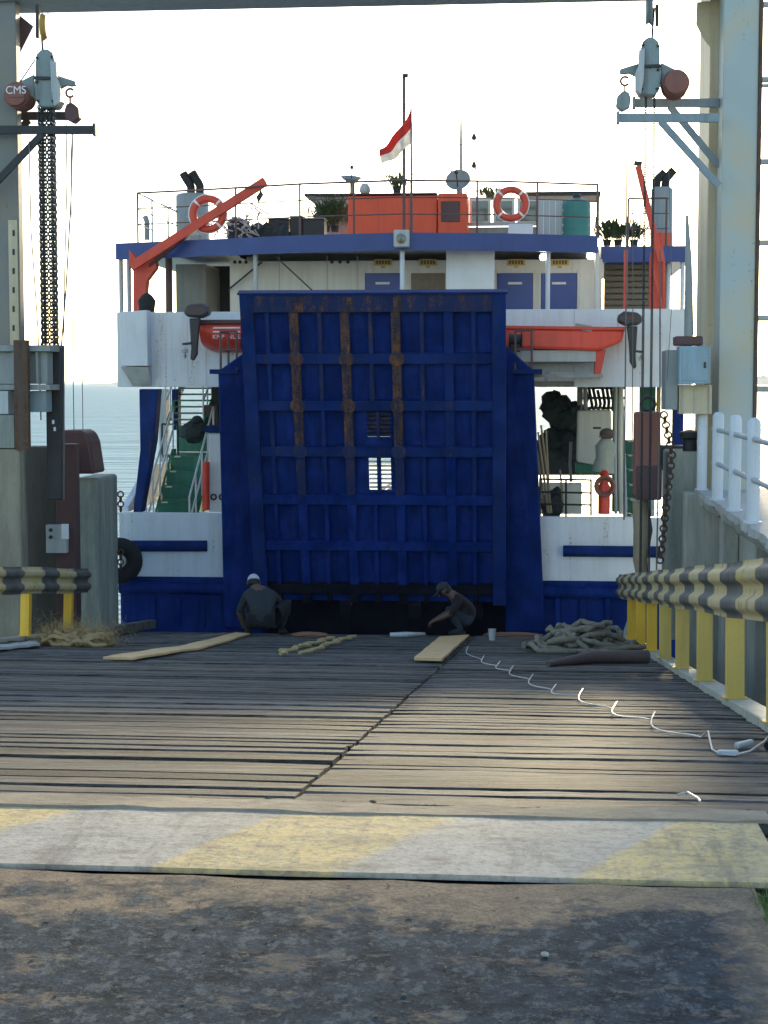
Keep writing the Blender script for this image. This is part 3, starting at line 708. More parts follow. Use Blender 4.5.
# ---- left side pier
wall = MB(); p = P(20, 460, 24.3); wall.box((p.x - 3, 24.3, SEA_Z), (p.x, 24.55, P(24, 449, 24.3).z))
build(wall, 'pier_wall', M['concrete_tan'], bev=.03, label='tan stained concrete pier wall at the far left of the bridge', cat='wall')
ib = thing('ledge_girder', YAW, (P(20, 450, 24.7).x, 24.4, P(20, 450, 24.4).z), 'grey riveted steel girder around the foot of the left pillar', 'girder')
mb = MB(); mb.pbox(-30, 352, 47, 384, 24.5, .3); mb.pbox(-30, 345, 50, 351.5, 24.35, .6); mb.pbox(-30, 384.5, 50, 390, 24.35, .6); build(mb, 'web', M['grey'], ib, bev=.006)
for x in (12, 24, 36): mb = MB(); mb.pbox(x, 352, x + 1.6, 384, 24.40, .095); build(mb, 'stiffener', M['grey'], ib)
mb = MB(); mb.pbox(15, 340, 27, 450, 24.22, .12); build(mb, 'rusty_guide', M['rust_steel'], ib, bev=.006)
mb = MB(); mb.pbox(-8, 391, 8, 414, 24.3, .3); build(mb, 'white_panel', M['lightgrey'], ib, bev=.006)
mb = MB(); mb.pbox(-20, 415, 14, 448, 24.3, .6); build(mb, 'lower_web', M['concrete_green'], ib, bev=.006)
mb = MB(); mb.pbox(27.5, 391, 46, 412, 24.45, .3); build(mb, 'plate', M['beam'], ib, bev=.006)
# dark-coloured wall behind the left barrier
mb = MB(); mb.pbox(24.5, 447, 60, 640, 26.6, .6); build(mb, 'recess_wall', M['concrete_dark'], bev=.02, label='dark wall behind the left crash barrier', cat='wall')
mb = MB(); mb.pbox(58, 444, 74.5, 650, 26.3, .28); st = build(mb, 'guide_stanchion', M['maroon'], bev=.01, label='dark maroon steel stanchion beside the green concrete block', cat='stanchion')
sb = thing('switch_box', YAW, (P(58, 555, 26.2).x, 26.2, P(58, 555, 26.2).z), 'small grey switch box with a white notice on the dark stanchion', 'box')
mb = MB(); mb.pbox(46, 525, 66, 553, 26.15, .14); build(mb, 'case', M['lightgrey'], sb, bev=.008)
mb = MB(); mb.pbox(61.5, 524, 68.5, 539, 26.13, .015); build(mb, 'notice', M['purewhite'], sb)
for y in (530, 537): mb = MB(); c = P(51, y, 26.15); mb.lathe([(.03, 0), (.03, .03), (.0, .035)], c, (Vector((1,0,0)), Vector((0,0,1)), Vector((0,-1,0))), 10); build(mb, 'knob', M['dark'], sb)
# green concrete fender block and its tyre
blk = MB(); blk.pbox(76, 478, 98, 650, 28.0, 1.35)
blk.add([], []); build(blk, 'fender_block', M['concrete_green'], bev=.05, label='green algae-stained concrete fender block at the left end of the bridge', cat='block')
c = P(116, 561, 29.6)
mb = MB(); mb.torus((c.x + .05, 29.62, c.z), (.25, -1, 0), .27, .15, 28, 12)
tyre = build(mb, 'tyre_fender', M['tyre'], smooth=True, label='black rubber tyre fender hung on the side of the green block', cat='tyre')
for yy in (500, 558):
    c = P(119.5, yy, 29.0); mb = MB()
    for k in range(4): mb.torus((c.x + .02, 29.0, c.z - k * .085 + .1), (1, 0, 0) if k % 2 else (0, 1, 0), .05, .014, 12, 6)
    build(mb, 'shackle_chain', M['rust_steel'], smooth=True, label='short rusty chain on the corner of the green block, ' + ('upper' if yy == 500 else 'lower') + ' one', cat='chain', group='chains on the green block')
# maroon dome behind the block
mb = MB(); q = pl([(58, 474), (58, 436), (62, 430), (80, 430), (86, 433), (90, 442), (95, 474)], 27.4); mb.prism(q, (0, .7, 0))
build(mb, 'fender_cowl', M['maroon'], bev=.05, label='rounded maroon steel cowl standing behind the green concrete block', cat='cowl')

# ---- hoists
def strand_chain(mb, x0, x1, z0, z1, y, sc=1.0):
    L = .075 * sc; n = int((z1 - z0) / (L * .72))
    for k in range(n):
        z = z0 + (k + .5) * (z1 - z0) / n; x = x0 + (x1 - x0) * k / n
        pts = []
        for j in range(10):
            a_ = 2 * math.pi * j / 10; u = .030 * sc * math.cos(a_); w = (L * .5) * math.sin(a_)
            pts.append(Vector((x + u * (.72 if k % 2 else -.72), y + u * .72, z + w)))
        pts.append(pts[0]); mb.tube(pts, .0125 * sc, 5, cap=False)
def hoist(side):
    L = side == 'left'
    d = GS - .1
    f = (lambda x: x) if L else (lambda x: 695 - x)          # mirror: 45 <-> 650
    o = thing('chain_hoist', YAW, (P(f(45), 110, d).x, d, P(f(45), 110, d).z),
              'grey electric chain hoist with lit white plate hanging under the left of the gantry beam' if L else 'grey electric chain hoist hanging from the beam next to the right pillar', 'hoist', 'chain hoists on the gantry')
    dy = 0 if L else -12
    Q = lambda pts, s: [P(f(x), y + dy, s) for x, y in pts]
    mb = MB(); mb.prism(Q([(35, 62), (36, 54), (41, 49), (47, 49), (52, 53), (54, 60), (54, 78), (58, 84), (59, 100), (55, 107), (40, 107), (35, 100), (33, 84), (35, 78)], d - .16), (0, .34, 0))
    body = build(mb, 'gear_case', M['machine'], o, bev=.03)
    mb = MB(); mb.prism(Q([(50, 60), (56, 62), (57, 78), (60, 86), (60, 102), (54, 106), (51, 90)], d - .22), (0, .05, 0)); build(mb, 'lit_side_plate', M['lightgrey'], body, bev=.008)  # pale plate puts the sunlit side into the hoist's colour
    for (bx_, by_) in ((37, 58), (52, 57), (37, 82), (38, 101), (53, 101), (45, 79)):
        bc = P(f(bx_), by_ + dy, d - .165); mb = MB(); mb.lathe([(.022, 0), (.022, .015), (.01, .02)], bc, (Vector((1, 0, 0)), Vector((0, 0, 1)), Vector((0, -1, 0))), 6); build(mb, 'bolt', M['dark'], body)
    mb = MB(); mb.prism(Q([(34, 76), (58, 77), (58, 79.5), (34, 79)], d - .20), (0, .04, 0)); build(mb, 'joint_rib', M['dark'], body)
    mb = MB(); mb.prism(Q([(56, 75), (75, 81), (75.5, 85), (70, 86), (66, 85), (56, 90)], d - .05), (0, .1, 0)); build(mb, 'hook_arm', M['machine'], o, bev=.01)
    mb = MB(); mb.prism(Q([(34, 74), (18, 82), (14, 90), (34, 98)], d - .1), (0, .2, 0)); build(mb, 'motor_mount', M['machine'], o, bev=.02)
    c = P(f(20), 97 + dy, d)
    ax = (Vector((1, 0, 0)), Vector((0, 0, 1)), Vector((0, -1, 0)))
    mb = MB(); mb.lathe([(.10, -.3), (.165, -.28), (.18, -.1), (.18, .2), (.16, .26), (.09, .28)], (c.x, d, c.z), ax, 20); mo_ = build(mb, 'motor', M['hoist_red'], o, smooth=True)
    for k_ in range(5): mb = MB(); mb.torus((c.x, d - .18 + k_ * .09, c.z), (0, 1, 0), .18, .012, 20, 6); build(mb, 'fin', M['hoist_red'], mo_, smooth=True)
    if L:
        mb = MB(); a_ = P(8.5, 84, d - .285); b_ = P(24, 97, d - .285); mb.box((a_.x, d - .30, b_.z), (b_.x, d - .285, a_.z)); pt = build(mb, 'name_plate', M['hoist_red'], o)
        text_part('CMS', M['lettering'], ((a_.x + b_.x) / 2, d - .301, (a_.z + b_.z) / 2), (1, 0, 0), (0, 0, 1), .16, pt)
    # suspension: sheave, strap, wire
    c2 = P(f(46), (27 if L else 26) + dy * 1.2, d); mb = MB(); mb.lathe([(.06, -.05), (.2, -.045), (.16, 0), (.2, .045), (.06, .05)], (c2.x, d, c2.z), (Vector((0,1,0)), Vector((0,0,1)), Vector((1,0,0))), 20)
    build(mb, 'sheave', M['sheave'] if L else M['machine'], o, smooth=True)
    mb = MB(); mb.bar(P(f(38), 5, d), P(f(38), 38 + dy, d), .05, .08); mb.bar(P(f(41), 20 + dy, d), P(f(43), 52 + dy, d), .03); build(mb, 'strap', M['dark'], o)
    # small hook block
    h0 = P(f(70), 86 + dy, d); mb = MB(); mb.torus((h0.x, d, h0.z - .1), (0, 1, 0), .06, .018, 14, 6, a0=.6, a1=5.6); mb.tube([(h0.x, d, h0.z - .16), (h0.x, d, h0.z - .3)], .016, 6); build(mb, 'hook', M['hoist_red'], o, smooth=True)
    mb = MB(); mb.prism(Q([(66, 104), (71, 102), (78, 108), (79, 118), (73, 123), (65, 119), (64, 110)], d - .09), (0, .18, 0)); build(mb, 'pulley_block', M['maroon'] if L else M['machine'], o, bev=.02)
    # load chains
    zt = P(45, 106 + dy, d).z
    if L:
        xa, zb_ = P(42, 200, d).x, P(45, 350, d).z
        for k, xx in enumerate((41.5, 45.5, 49.8, 53.8)):
            for yy in ((d - .03, d + .05) if k in (0, 3) else (d,)):
                mb = MB(); X = P(xx, 200, d).x; X2 = P(xx + 2.2, 350, d).x
                strand_chain(mb, X2, X, zb_, zt, yy); build(mb, 'chain', M['chain'], o, smooth=True)
        mb = MB(); mb.prism(pl([(45, 345), (60, 345), (62, 500), (47, 500)], d - .05), (0, .22, 0)); sl_ = build(mb, 'chain_sleeve', M['dark'], o, bev=.02)
        for (x, y) in ((52, 420), (53.5, 427)): mb = MB(); mb.pbox(x, y, x + 2.2, y + 4, d - .062, .01); build(mb, 'tag', M['purewhite'], sl_)
    else:
        for xx, w in ((643.5, .012), (652, .014)):
            mb = MB(); X = P(xx, 300, d).x; strand_chain(mb, X, X, P(650, 620, d).z, zt, d, .6); build(mb, 'chain', M['chain'], o, smooth=True)
    return o
hoist('left'); hoist('right')
# loose wires and light hand chains beside the hoists
def wire(pts, d, r_, label, grp, mat='wire'):
    mb = MB(); mb.tube(pl(pts, d), r_, 6); build(mb, 'hand_chain', M[mat], smooth=True, label=label, cat='chain', group=grp)
wire([(29, 140), (31, 230), (38, 330), (41, 420)], GS - .3, .010, 'thin dark wire sagging left of the thick hoist chains', 'wires on the left')
wire([(66, 120), (67, 180), (64, 300), (64, 500)], GS - .2, .010, 'left one of the hand chains under the small left pulley', 'wires on the left')
wire([(73, 128), (71, 200), (66, 290), (61, 350)], GS - .15, .012, 'slanting middle hand chain under the small left pulley', 'wires on the left')
wire([(71, 130), (72, 300), (74, 430)], GS - .1, .007, 'thin vertical cord hanging right of the slanting hand chain', 'wires on the left')
wire([(77, 130), (81, 300), (83, 432)], GS - .1, .006, 'rightmost thin cord hanging against the sea by the left hoist', 'wires on the left')
wire([(54, 14), (52, 60)], GS, .006, 'short thin wire above the left hoist', 'wires on the left')
wire([(35, 60), (20, 82)], GS - .2, .010, 'slanting wire from the left hoist head to its red motor', 'wires on the left')
wire([(627, 115), (626, 300), (624, 520)], GS - .1, .012, 'leftmost hand chain of the right hoist crossing the red boat end', 'wires on the right')
wire([(632, 115), (633, 300), (632, 470)], GS - .1, .008, 'thin cord just right of the leftmost right-hand chain', 'wires on the right')
wire([(660, 250), (660, 400), (655, 640)], GS - .3, .012, 'dark chain hanging nearest the right pillar before the brown box', 'wires on the right')
wire([(668, 135), (672, 300), (667, 380)], GS - .3, .005, 'pale thin wire hanging before the right funnel', 'wires on the right')
# counterweight at the right
cw = thing('counterweight', YAW, (P(645, 500, 26).x, 26, P(645, 500, 26).z), 'rusty brown-red counterweight box hanging on chains beside the grey-green block', 'counterweight')
mb = MB(); mb.pbox(634, 412, 661, 497, 25.8, .4); build(mb, 'weight', M['hoist_red'], cw, bev=.04)
mb = MB(); mb.pbox(636, 466, 662, 500, 25.7, .09); build(mb, 'lower_plate', M['maroon'], cw, bev=.02)
c = P(648, 412, 26); mb = MB(); mb.torus((c.x, 26, c.z + .12), (0, 1, 0), .1, .025, 16, 8); build(mb, 'eye', M['dark'], cw, smooth=True)
# rusty mooring chain on the right pier
mb = MB(); a_ = P(664, 415, 25.4); b_ = P(672, 455, 25.4); c_ = P(660, 560, 25.4)
path = [a_ + (b_ - a_) * (k / 8) for k in range(8)] + [b_ + (c_ - b_) * (k / 20) for k in range(21)]
for k, p in enumerate(path): mb.torus(p, (1, .2, 0) if k % 2 else (.2, 1, 0), .05, .014, 12, 6)
build(mb, 'mooring_chain', M['rust_steel'], smooth=True, label='rusty mooring chain draped over the front of the right concrete block', cat='chain')
# orange-brown old ropes down the corner
mb = MB(); mb.tube(pl([(640, 500), (643, 530), (640, 560), (646, 600)], 26.2), [.12, .15, .11, .08], 9); build(mb, 'rope_bundle', M['pole'], smooth=True, label='brown bundle of frayed rope hanging under the counterweight', cat='rope')

# ================================================================== FERRY
HS = 30.0                                       # distance of the blunt bow
ferry = thing('ferry', YAW, (P(403, 500, 31).x, HS, SEA_Z), 'blue and white ro-ro ferry moored bow-on with its bow ramp raised', 'ferry')
def part(mb, name, mat, parent=None, **k): return build(mb, name, M[mat] if isinstance(mat, str) else [M[q] for q in mat], parent or ferry, **k)
def pp(name, mat, x0, y0, x1, y1, d, depth, parent=None, bev=0.008, **k):
    return part(MB().pbox(x0, y0, x1, y1, d, depth), name, mat, parent, bev=bev, **k)
XL, XR = P(119, 500, HS).x, P(690, 500, HS).x     # ship's sides at the bow
ZB, ZW, ZT = P(0, 628, HS).z, P(180, 577, HS).z, P(180, 513, HS).z   # foot, blue/white line, bulwark top
RL, RR = P(240, 293, 27.8).x, P(506, 292, 27.8).x  # ramp edges
PL0, PR0 = P(226, 450, HS).x, P(541, 540, HS).x    # outer edges of the blue bow posts
LEN = 42.0
# hull: blue lower body left and right of the ramp opening, running aft
mb = MB()
mb.box((XL, HS, SEA_Z - 1), (RL - .02, HS + LEN, ZW)); mb.box((RR + .02, HS, SEA_Z - 1), (XR, HS + LEN, ZW))
mb.box((RL - .02, HS + 1.1, SEA_Z - 1), (RR + .02, HS + LEN, ZW - .35))
part(mb, 'hull', 'navy', bev=.03)
# rounded rubbing ledge across the bow
for (a_, b_) in ((XL, RL - .25), (RR + .25, XR)):
    z = P(180, 588, HS).z; mb = MB(); mb.tube([(a_, HS - .02, z), (b_, HS - .02, z)], .11, 12); part(mb, 'rubbing_bar', 'navy', smooth=True)
# recess ribs below the ledge
for x in (150, 175, 200, 555, 580, 605): pp('bow_rib', 'navy', x, 598, x + 5, 628, HS - .06, .055)
# white bulwarks with blue fender strips
mb = MB(); mb.box((XL, HS - .012, ZW + .002), (PL0 + .05, HS + .16, ZT)); bw = part(mb, 'bulwark', 'white', bev=.01)
mb = MB(); mb.tube(pl([(131, 546), (207, 546)], HS - .05), .10, 12); part(mb, 'fender_strip', 'navy_worn', bw, smooth=True)
mb = MB(); mb.box((PR0 - .05, HS - .012, ZW + .002), (XR, HS + .16, P(600, 517, HS).z)); bw2 = part(mb, 'bulwark', 'white', bev=.01)
mb = MB(); mb.tube(pl([(563, 551), (660, 552)], HS - .05), .10, 12); part(mb, 'fender_strip', 'navy_worn', bw2, smooth=True)
# sloped white side bulwark, left, seen beyond
mb = MB(); q = [(XL, HS + .2, ZT), (XL, HS + .2, ZT + .1), (XL, HS + 2.2, ZT + .75), (XL, HS + 12, ZT + .75), (XL, HS + 12, ZT)]; mb.prism(q, (.12, 0, 0)); part(mb, 'side_bulwark', 'white')
mb = MB(); q = [(XR - .12, HS + .2, ZT), (XR - .12, HS + .2, ZT + .1), (XR - .12, HS + 2.2, ZT + .75), (XR - .12, HS + 12, ZT + .75), (XR - .12, HS + 12, ZT)]; mb.prism(q, (.12, 0, 0)); part(mb, 'side_bulwark', 'white')
# side decks
mb = MB(); mb.box((XL + .13, HS + .17, ZW + .02), (RL - .1, HS + LEN - 1, ZW + .08)); mb.box((RR + .1, HS + .17, ZW + .02), (XR - .13, HS + LEN - 1, ZW + .08)); part(mb, 'side_deck', 'green')
# bow posts flanking the ramp (tapering)
zpt = P(230, 371, HS - 1).z
for (xo0, xo1, xi) in ((P(219, 365, HS - .9).x, PL0 - .04, RL + .02), (P(534, 372, HS - .9).x, PR0 + .08, RR - .02)):
    mb = MB(); zt = zpt
    zi = P(230, 346, HS - 1).z; zo = zt
    vs = [(xo1, HS - .1, ZW - .9), (xi, HS - .1, ZW - .9), (xi, HS + 1.2, ZW - .9), (xo1, HS + 1.2, ZW - .9),
          (xo0, HS - 1.0, zo), (xi, HS - 1.0, zi), (xi, HS + .3, zi), (xo0, HS + .3, zo)]
    mb.add(vs, [(0, 3, 2, 1), (4, 5, 6, 7), (0, 1, 5, 4), (1, 2, 6, 5), (2, 3, 7, 6), (3, 0, 4, 7)])
    part(mb, 'bow_post', 'navy', bev=.03)
    sgn = -1 if xo0 < xi else 1
    # winch gear and cage on the post head
    xm = (xo0 + xi) / 2
    mb = MB(); mb.box((min(xo0 + sgn * .14, xo0 - sgn * .36), HS - 1.04, zt - .05), (max(xo0 + sgn * .14, xo0 - sgn * .36), HS + .32, zt + .03)); part(mb, 'head_plate', 'navy_worn')
    cg = MB()
    for t in (xo0 - sgn * .04, xo0 - sgn * .32):
        for s_ in (HS - .95, HS - .2): cg.tube([(t, s_, zt + .03), (t, s_, zt + .68)], .022, 6)
    for z in (.36, .68):
        cg.tube([(xo0 - sgn * .04, HS - .95, zt + z), (xo0 - sgn * .32, HS - .95, zt + z)], .02, 6); cg.tube([(xo0 - sgn * .04, HS - .95, zt + z), (xo0 - sgn * .04, HS - .2, zt + z)], .02, 6)
    part(cg, 'guard_cage', 'rail', smooth=True)
    mb = MB(); mb.lathe([(.06, -.12), (.17, -.11), (.1, -.08), (.1, .08), (.17, .11), (.06, .12)], (xi + sgn * .16, HS - .6, zi + .1), 'X', 16); mb.box((xi + sgn * .08, HS - .8, zi - .1), (xi + sgn * .24, HS - .4, zi + .02)); part(mb, 'winch', 'dark', smooth=True)
# bow opening behind and below the ramp, its shade painted black
mb = MB(); mb.box((RL, HS + .55, ZB - .6), (RR, HS + .6, ZW - .02)); part(mb, 'sill_plate', 'grime_shade')
mb = MB(); mb.box((RL, HS + .1, ZB - .6), (RR, HS + .54, ZB - .2)); part(mb, 'sill_ledge', 'grime_shade')
mb = MB(); mb.box((RL + .005, HS + 1.0, ZW + 4.0), (RR - .005, HS + 8, ZW + 4.08)); part(mb, 'car_deck_head', 'white')
mb = MB()
for t in (RL - .12, RR + .02): mb.box((t, HS + 1.25, ZW + .08), (t + .1, HS + 12, ZW + 3.5))
part(mb, 'casing_wall', 'white')

# ---- bow ramp
p_b = Vector((0, HS - .75, P(373, 602, HS - .75).z)); p_t = P(373, 293, 27.8)
axw = Vector((0, p_t.y - p_b.y, p_t.z - p_b.z)); RH = axw.length; axw.normalize()
nrm = Vector((1, 0, 0)).cross(axw)                     # towards the camera
RC = (RL + RR) / 2
RF = YAW @ Matrix(((1, 0, 0, RC), (0, axw.y, -nrm.y * 0 + nrm.y, p_b.y), (0, axw.z, nrm.z, p_b.z), (0, 0, 0, 1)))
def RP(x, y, h=0): return hit(RF, x, y, 2, h)
rl, rr = RL - RC, RR - RC
def rbox(mb, u0, w0, u1, w1, h0, h1):
    """box given in ramp coordinates, stored in ferry-frame coordinates"""
    m = YAW.inverted() @ RF; o = len(mb.v)
    t = MB().box((u0, w0, h0), (u1, w1, h1)); mb.add([m @ v for v in t.v], t.f); return mb
bow = part(rbox(MB(), rl, 0, rr, RH, -.08, -.06), 'bow_ramp', 'navy')       # backing sheet gets its window cut below
bpy.data.objects.remove(bow)
wx0, wx1 = RP(369, 470, -.06).x, RP(391, 470, -.06).x
wz0, wz1 = RP(380, 490, -.06).y, RP(380, 458, -.06).y
gz0, gz1 = RP(380, 437, -.06).y, RP(380, 412, -.06).y
mb = MB()
rbox(mb, rl, 0, wx0, RH, -.08, -.06); rbox(mb, wx1, 0, rr, RH, -.08, -.06)
rbox(mb, wx0, 0, wx1, wz0, -.08, -.06); rbox(mb, wx0, wz1, wx1, gz0, -.08, -.06); rbox(mb, wx0, gz1, wx1, RH, -.08, -.06)
bow = part(mb, 'bow_ramp', 'navy')
bow['label'] = 'raised navy bow ramp with a grid of stiffeners and three rusty ribs'
def rpart(name, mat, *boxes, bev=.006, **k):
    mb = MB()
    for b_ in boxes: rbox(mb, *b_)
    return part(mb, name, mat, bow, bev=bev, **k)
hy = [311, 358, 405, 451, 499, 545, 588]
wide = [298, 348, 398, 450]; thin = [271, 322.5, 372.5, 423, 474]
# frame
rpart('edge_beam', 'navy_worn', (rl, 0, rl + .22, RH, -.058, .10)); rpart('edge_beam', 'navy_worn', (rr - .22, 0, rr, RH, -.058, .10))
ztop = RP(373, 311, 0).y
rpart('top_beam', 'navy_rust', (rl + .222, ztop, rr - .222, RH, -.058, .085))
rpart('lip', 'navy_worn', (rl - .03, RH + .001, rr + .03, RH + .035, -.10, .12))
rows = []
for y in hy[1:]:
    w = RP(373, y, 0).y; rows.append(w); rpart('cross_beam', 'navy_worn' if y < 460 else 'navy' if y < 560 else 'grime_shade', (rl + .222, w - .085, rr - .222, w + .085, -.058, .07))
edges = [ztop] + rows + [0.0]
for j in range(len(edges) - 1):
    hi = edges[j] - (.087 if j else .002); lo = edges[j + 1] + (.087 if j < len(edges) - 2 else 0)
    ym = (hy[j] + (hy[j + 1] if j + 1 < len(hy) else 600)) / 2
    for i, x in enumerate(wide):
        u = RP(x + (j - 2) * 0.3, 400, 0).x; rm = 'rust' if (i < 3 and j < 3) else ('navy_rust' if (j < 4 and i < 3) else 'navy_worn' if j < 3 else 'navy' if j < 6 else 'grime_shade')
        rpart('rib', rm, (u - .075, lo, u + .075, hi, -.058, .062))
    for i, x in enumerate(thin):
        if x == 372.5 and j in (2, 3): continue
        u = RP(x, 400, 0).x; rm = 'navy_rust' if j < 2 and i in (1, 2, 3) else 'navy_worn' if j < 4 else 'navy' if j < 6 else 'grime_shade'
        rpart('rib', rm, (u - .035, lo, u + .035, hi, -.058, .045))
# rusty doubler pads where the three worn ribs cross the beams, plus rust runs on the top beam
for i, x in enumerate(wide):
    for j, w in enumerate(rows[:3]):
        if i == 3 and j != 1: continue
        u = RP(x, 400, 0).x; k = .13 if i < 3 else .09
        m4 = YAW.inverted() @ RF; c = m4 @ Vector((u, w, .069))
        mb = MB(); mb.lathe([(k, 0), (k, .012), (k - .02, .02), (.0, .022)], c, (m4.to_3x3() @ Vector((1, 0, 0)), m4.to_3x3() @ Vector((0, 1, 0)), m4.to_3x3() @ Vector((0, 0, 1))), 14)
        part(mb, 'pad', 'rust' if i < 3 and j < 2 else 'navy_rust', bow)
    if i < 3:
        u = RP(x, 300, .085).x; rpart('worn_strip', 'rust', (u - .08, ztop + .004, u + .08, RH - .05, .0855, .094))
# grille over the upper opening and bars in the lower opening
for k in range(6):
    w = gz0 + (gz1 - gz0) * (k + .5) / 6; rpart('grille_bar', 'navy_rust', (wx0 - .02, w - .016, wx1 + .02, w + .016, -.055, -.035), bev=0)
rpart('grille_back', 'dark', (wx0 - .03, gz0 - .03, wx1 + .03, gz1 + .03, -.2, -.19), bev=0)
um = RP(378.5, 450, 0).x
rpart('mullion', 'navy_worn', (um - .035, wz0 - .02, um + .035, wz1 + .02, -.055, .0)); rpart('mullion', 'navy_rust', (um - .03, gz0 - .03, um + .03, gz1 + .03, -.033, .0))
for k in range(7):
    w = wz0 + (wz1 - wz0) * (k + .5) / 7.5; rpart('louvre', 'cream', (wx0 + .003, w - .012, wx1 - .003, w + .012, -.12, -.082), bev=0)
# ramp hinges
for t in (rl + .5, -.6, .6, rr - .5): rpart('hinge', 'grime_shade', (t - .1, -.25, t + .1, -.004, -.1, .1))

# ---- wings of the upper deck
US = 30.6
zwt, zwb = P(150, 312, US).z, P(150, 387, US).z
xwl, xwr = P(117, 350, US).x, P(692, 350, US).x
mb = MB(); mb.box((xwl, US, zwb), (P(246, 350, US).x, US + .12, zwt)); mb.box((xwl, US + .121, zwb), (xwl + .12, US + 14, zwt)); part(mb, 'wing_bulwark', 'white', bev=.01)
mb = MB(); xr0 = P(500, 350, US).x
mb.box((xr0, US, P(560, 372, US).z), (P(574, 350, US).x, US + .12, P(600, 309, US).z)); mb.box((P(574, 350, US).x + .001, US + .001, zwb), (xwr, US + .12, P(600, 309, US).z)); mb.box((xwr - .12, US + .121, zwb), (xwr, US + 14, zwt)); part(mb, 'wing_bulwark', 'white', bev=.01)
# upper deck plating
mb = MB(); mb.box((xwl + .125, US + .125, zwb), (xwr - .125, US + 2.2, zwb + .1)); mb.box((xwl + .125, US + 2.2, zwb), (P(238, 380, 33).x, US + 14, zwb + .1)); mb.box((P(498, 380, 33).x, US + 2.2, zwb), (xwr - .125, US + 14, zwb + .1))
part(mb, 'upper_deck', 'grey')
for x in (165, 186, 205): pp('plate_seam', 'white', x, 313, x + .9, 386, US - .006, .0055, bev=0)
for x in (545, 600, 622, 655): pp('plate_seam', 'white', x, 311, x + .9, 385 if x > 574 else 370, US - .006, .0055, bev=0)
pp('plate_seam', 'white', 150, 349, 240, 349.8, US - .005, .0045, bev=0)
# locker box hung on the left wing
mb = MB(); mb.prism(pl([(119, 312), (147, 310), (148, 366), (121, 366)], US - .3), (0, .29, 0)); lk = part(mb, 'wing_locker', 'white', bev=.015)
mb = MB(); q = [P(121, 367, US - .3), P(148, 367, US - .3)]; z2 = P(121, 386, US - .3).z
mb.add([q[0], q[1], (q[1].x, US - .01, q[1].z), (q[0].x, US - .01, q[0].z), (q[0].x + .15, US - .03, z2), (q[1].x, US - .03, z2), (q[1].x, US - .01, z2), (q[0].x + .15, US - .01, z2)], [(0, 1, 5, 4), (1, 2, 6, 5), (2, 3, 7, 6), (3, 0, 4, 7), (4, 5, 6, 7), (0, 3, 2, 1)]); part(mb, 'locker_foot', 'lightgrey', lk)
# stanchions between main deck and upper deck
mb = MB(); mb.prism(pl([(139, 389), (158, 389), (154, 440), (141, 513), (133, 513), (140, 450)], HS + .45), (0, .35, 0)); part(mb, 'deck_stanchion', 'navy_worn', bev=.02)
pp('deck_stanchion', 'lightgrey', 159.5, 389, 166, 470, 36.5, .3); pp('deck_stanchion', 'navy_worn', 172, 389, 178, 430, 36.0, .3)
pp('deck_stanchion', 'grey', 577, 376, 583, 420, 34.0, .2); pp('deck_stanchion', 'navy_worn', 672, 388, 684, 520, 31.5, .3)
# lower green stairs, left
def stairs(x0a, x1a, s0, z0, s1, z1, n, grp, open_=False, rails=True):
    st_ = part(MB().box((x0a - .04, s0, z0 - .02), (x0a - .001, s1, z0 + .0)), 'stairway', 'green')
    mb = MB()
    for x in (x0a - .05, x1a + .01):
        mb.prism([(x, s0 - .05, z0), (x, s0 + .25, z0), (x, s1 + .2, z1 - .05), (x, s1 + .2, z1 + .12), (x, s1 - .05, z1 + .12)], (.04, 0, 0))
    part(mb, 'stringer', 'green', st_)
    for k in range(n):
        s_ = s0 + (s1 - s0) * k / n; z_ = z0 + (z1 - z0) * (k + 1) / n; d_ = (s1 - s0) / n
        mb = MB(); mb.box((x0a, s_, z_ - .035), (x1a, s_ + d_ + .02, z_))
        if not open_: mb.box((x0a, s_ + .03, z_ - (z1 - z0) / n), (x1a, s_ + .045, z_ - .036))
        part(mb, 'tread', 'green', st_)
        if not open_:
            mb = MB(); mb.box((x0a + .08, s_ - .006, z_ - .03), (x0a + .2, s_ - .001, z_ - .004)); part(mb, 'nosing_mark', 'cream', st_)
    if rails:
        for x in (x0a - .03, x1a + .03):
            mb = MB()
            for h in (.5, .95): mb.tube([(x, s0, z0 + h), (x, s1, z1 + h)], .02, 7)
            for k in range(5): t = k / 4; mb.tube([(x, s0 + (s1 - s0) * t, z0 + (z1 - z0) * t), (x, s0 + (s1 - s0) * t, z0 + (z1 - z0) * t + .95)], .017, 6)
            part(mb, 'handrail', 'railwhite', st_, smooth=True)
    return st_
ZD = ZW + .08
xa = P(149, 512, 31.0).x; xb = P(189, 512, 31.0).x
stairs(xa, xb, 30.9, ZD + .35, 33.3, P(180, 455, 33.3).z, 6, 'a')
mb = MB(); zl = P(180, 455, 33.3).z; mb.box((xa - .3, 33.52, zl - .06), (xb + .5, 35.0, zl - .01)); mb.box((xa - .3, 34.9, zl), (xb + .2, 34.95, zl + .55)); part(mb, 'landing', 'green')
xa2, xb2 = P(176, 410, 36).x, P(210, 410, 36).x
stairs(xa2, xb2, 35.1, zl + .55, 37.0, P(190, 386, 37).z + .1, 7, 'b', open_=True)
mb = MB(); mb.tube(pl([(162, 424), (178, 424), (178, 455)], 33.0), .02, 6); mb.tube(pl([(162, 424), (162, 455)], 33.0), .02, 6); part(mb, 'handrail', 'dark', smooth=True)
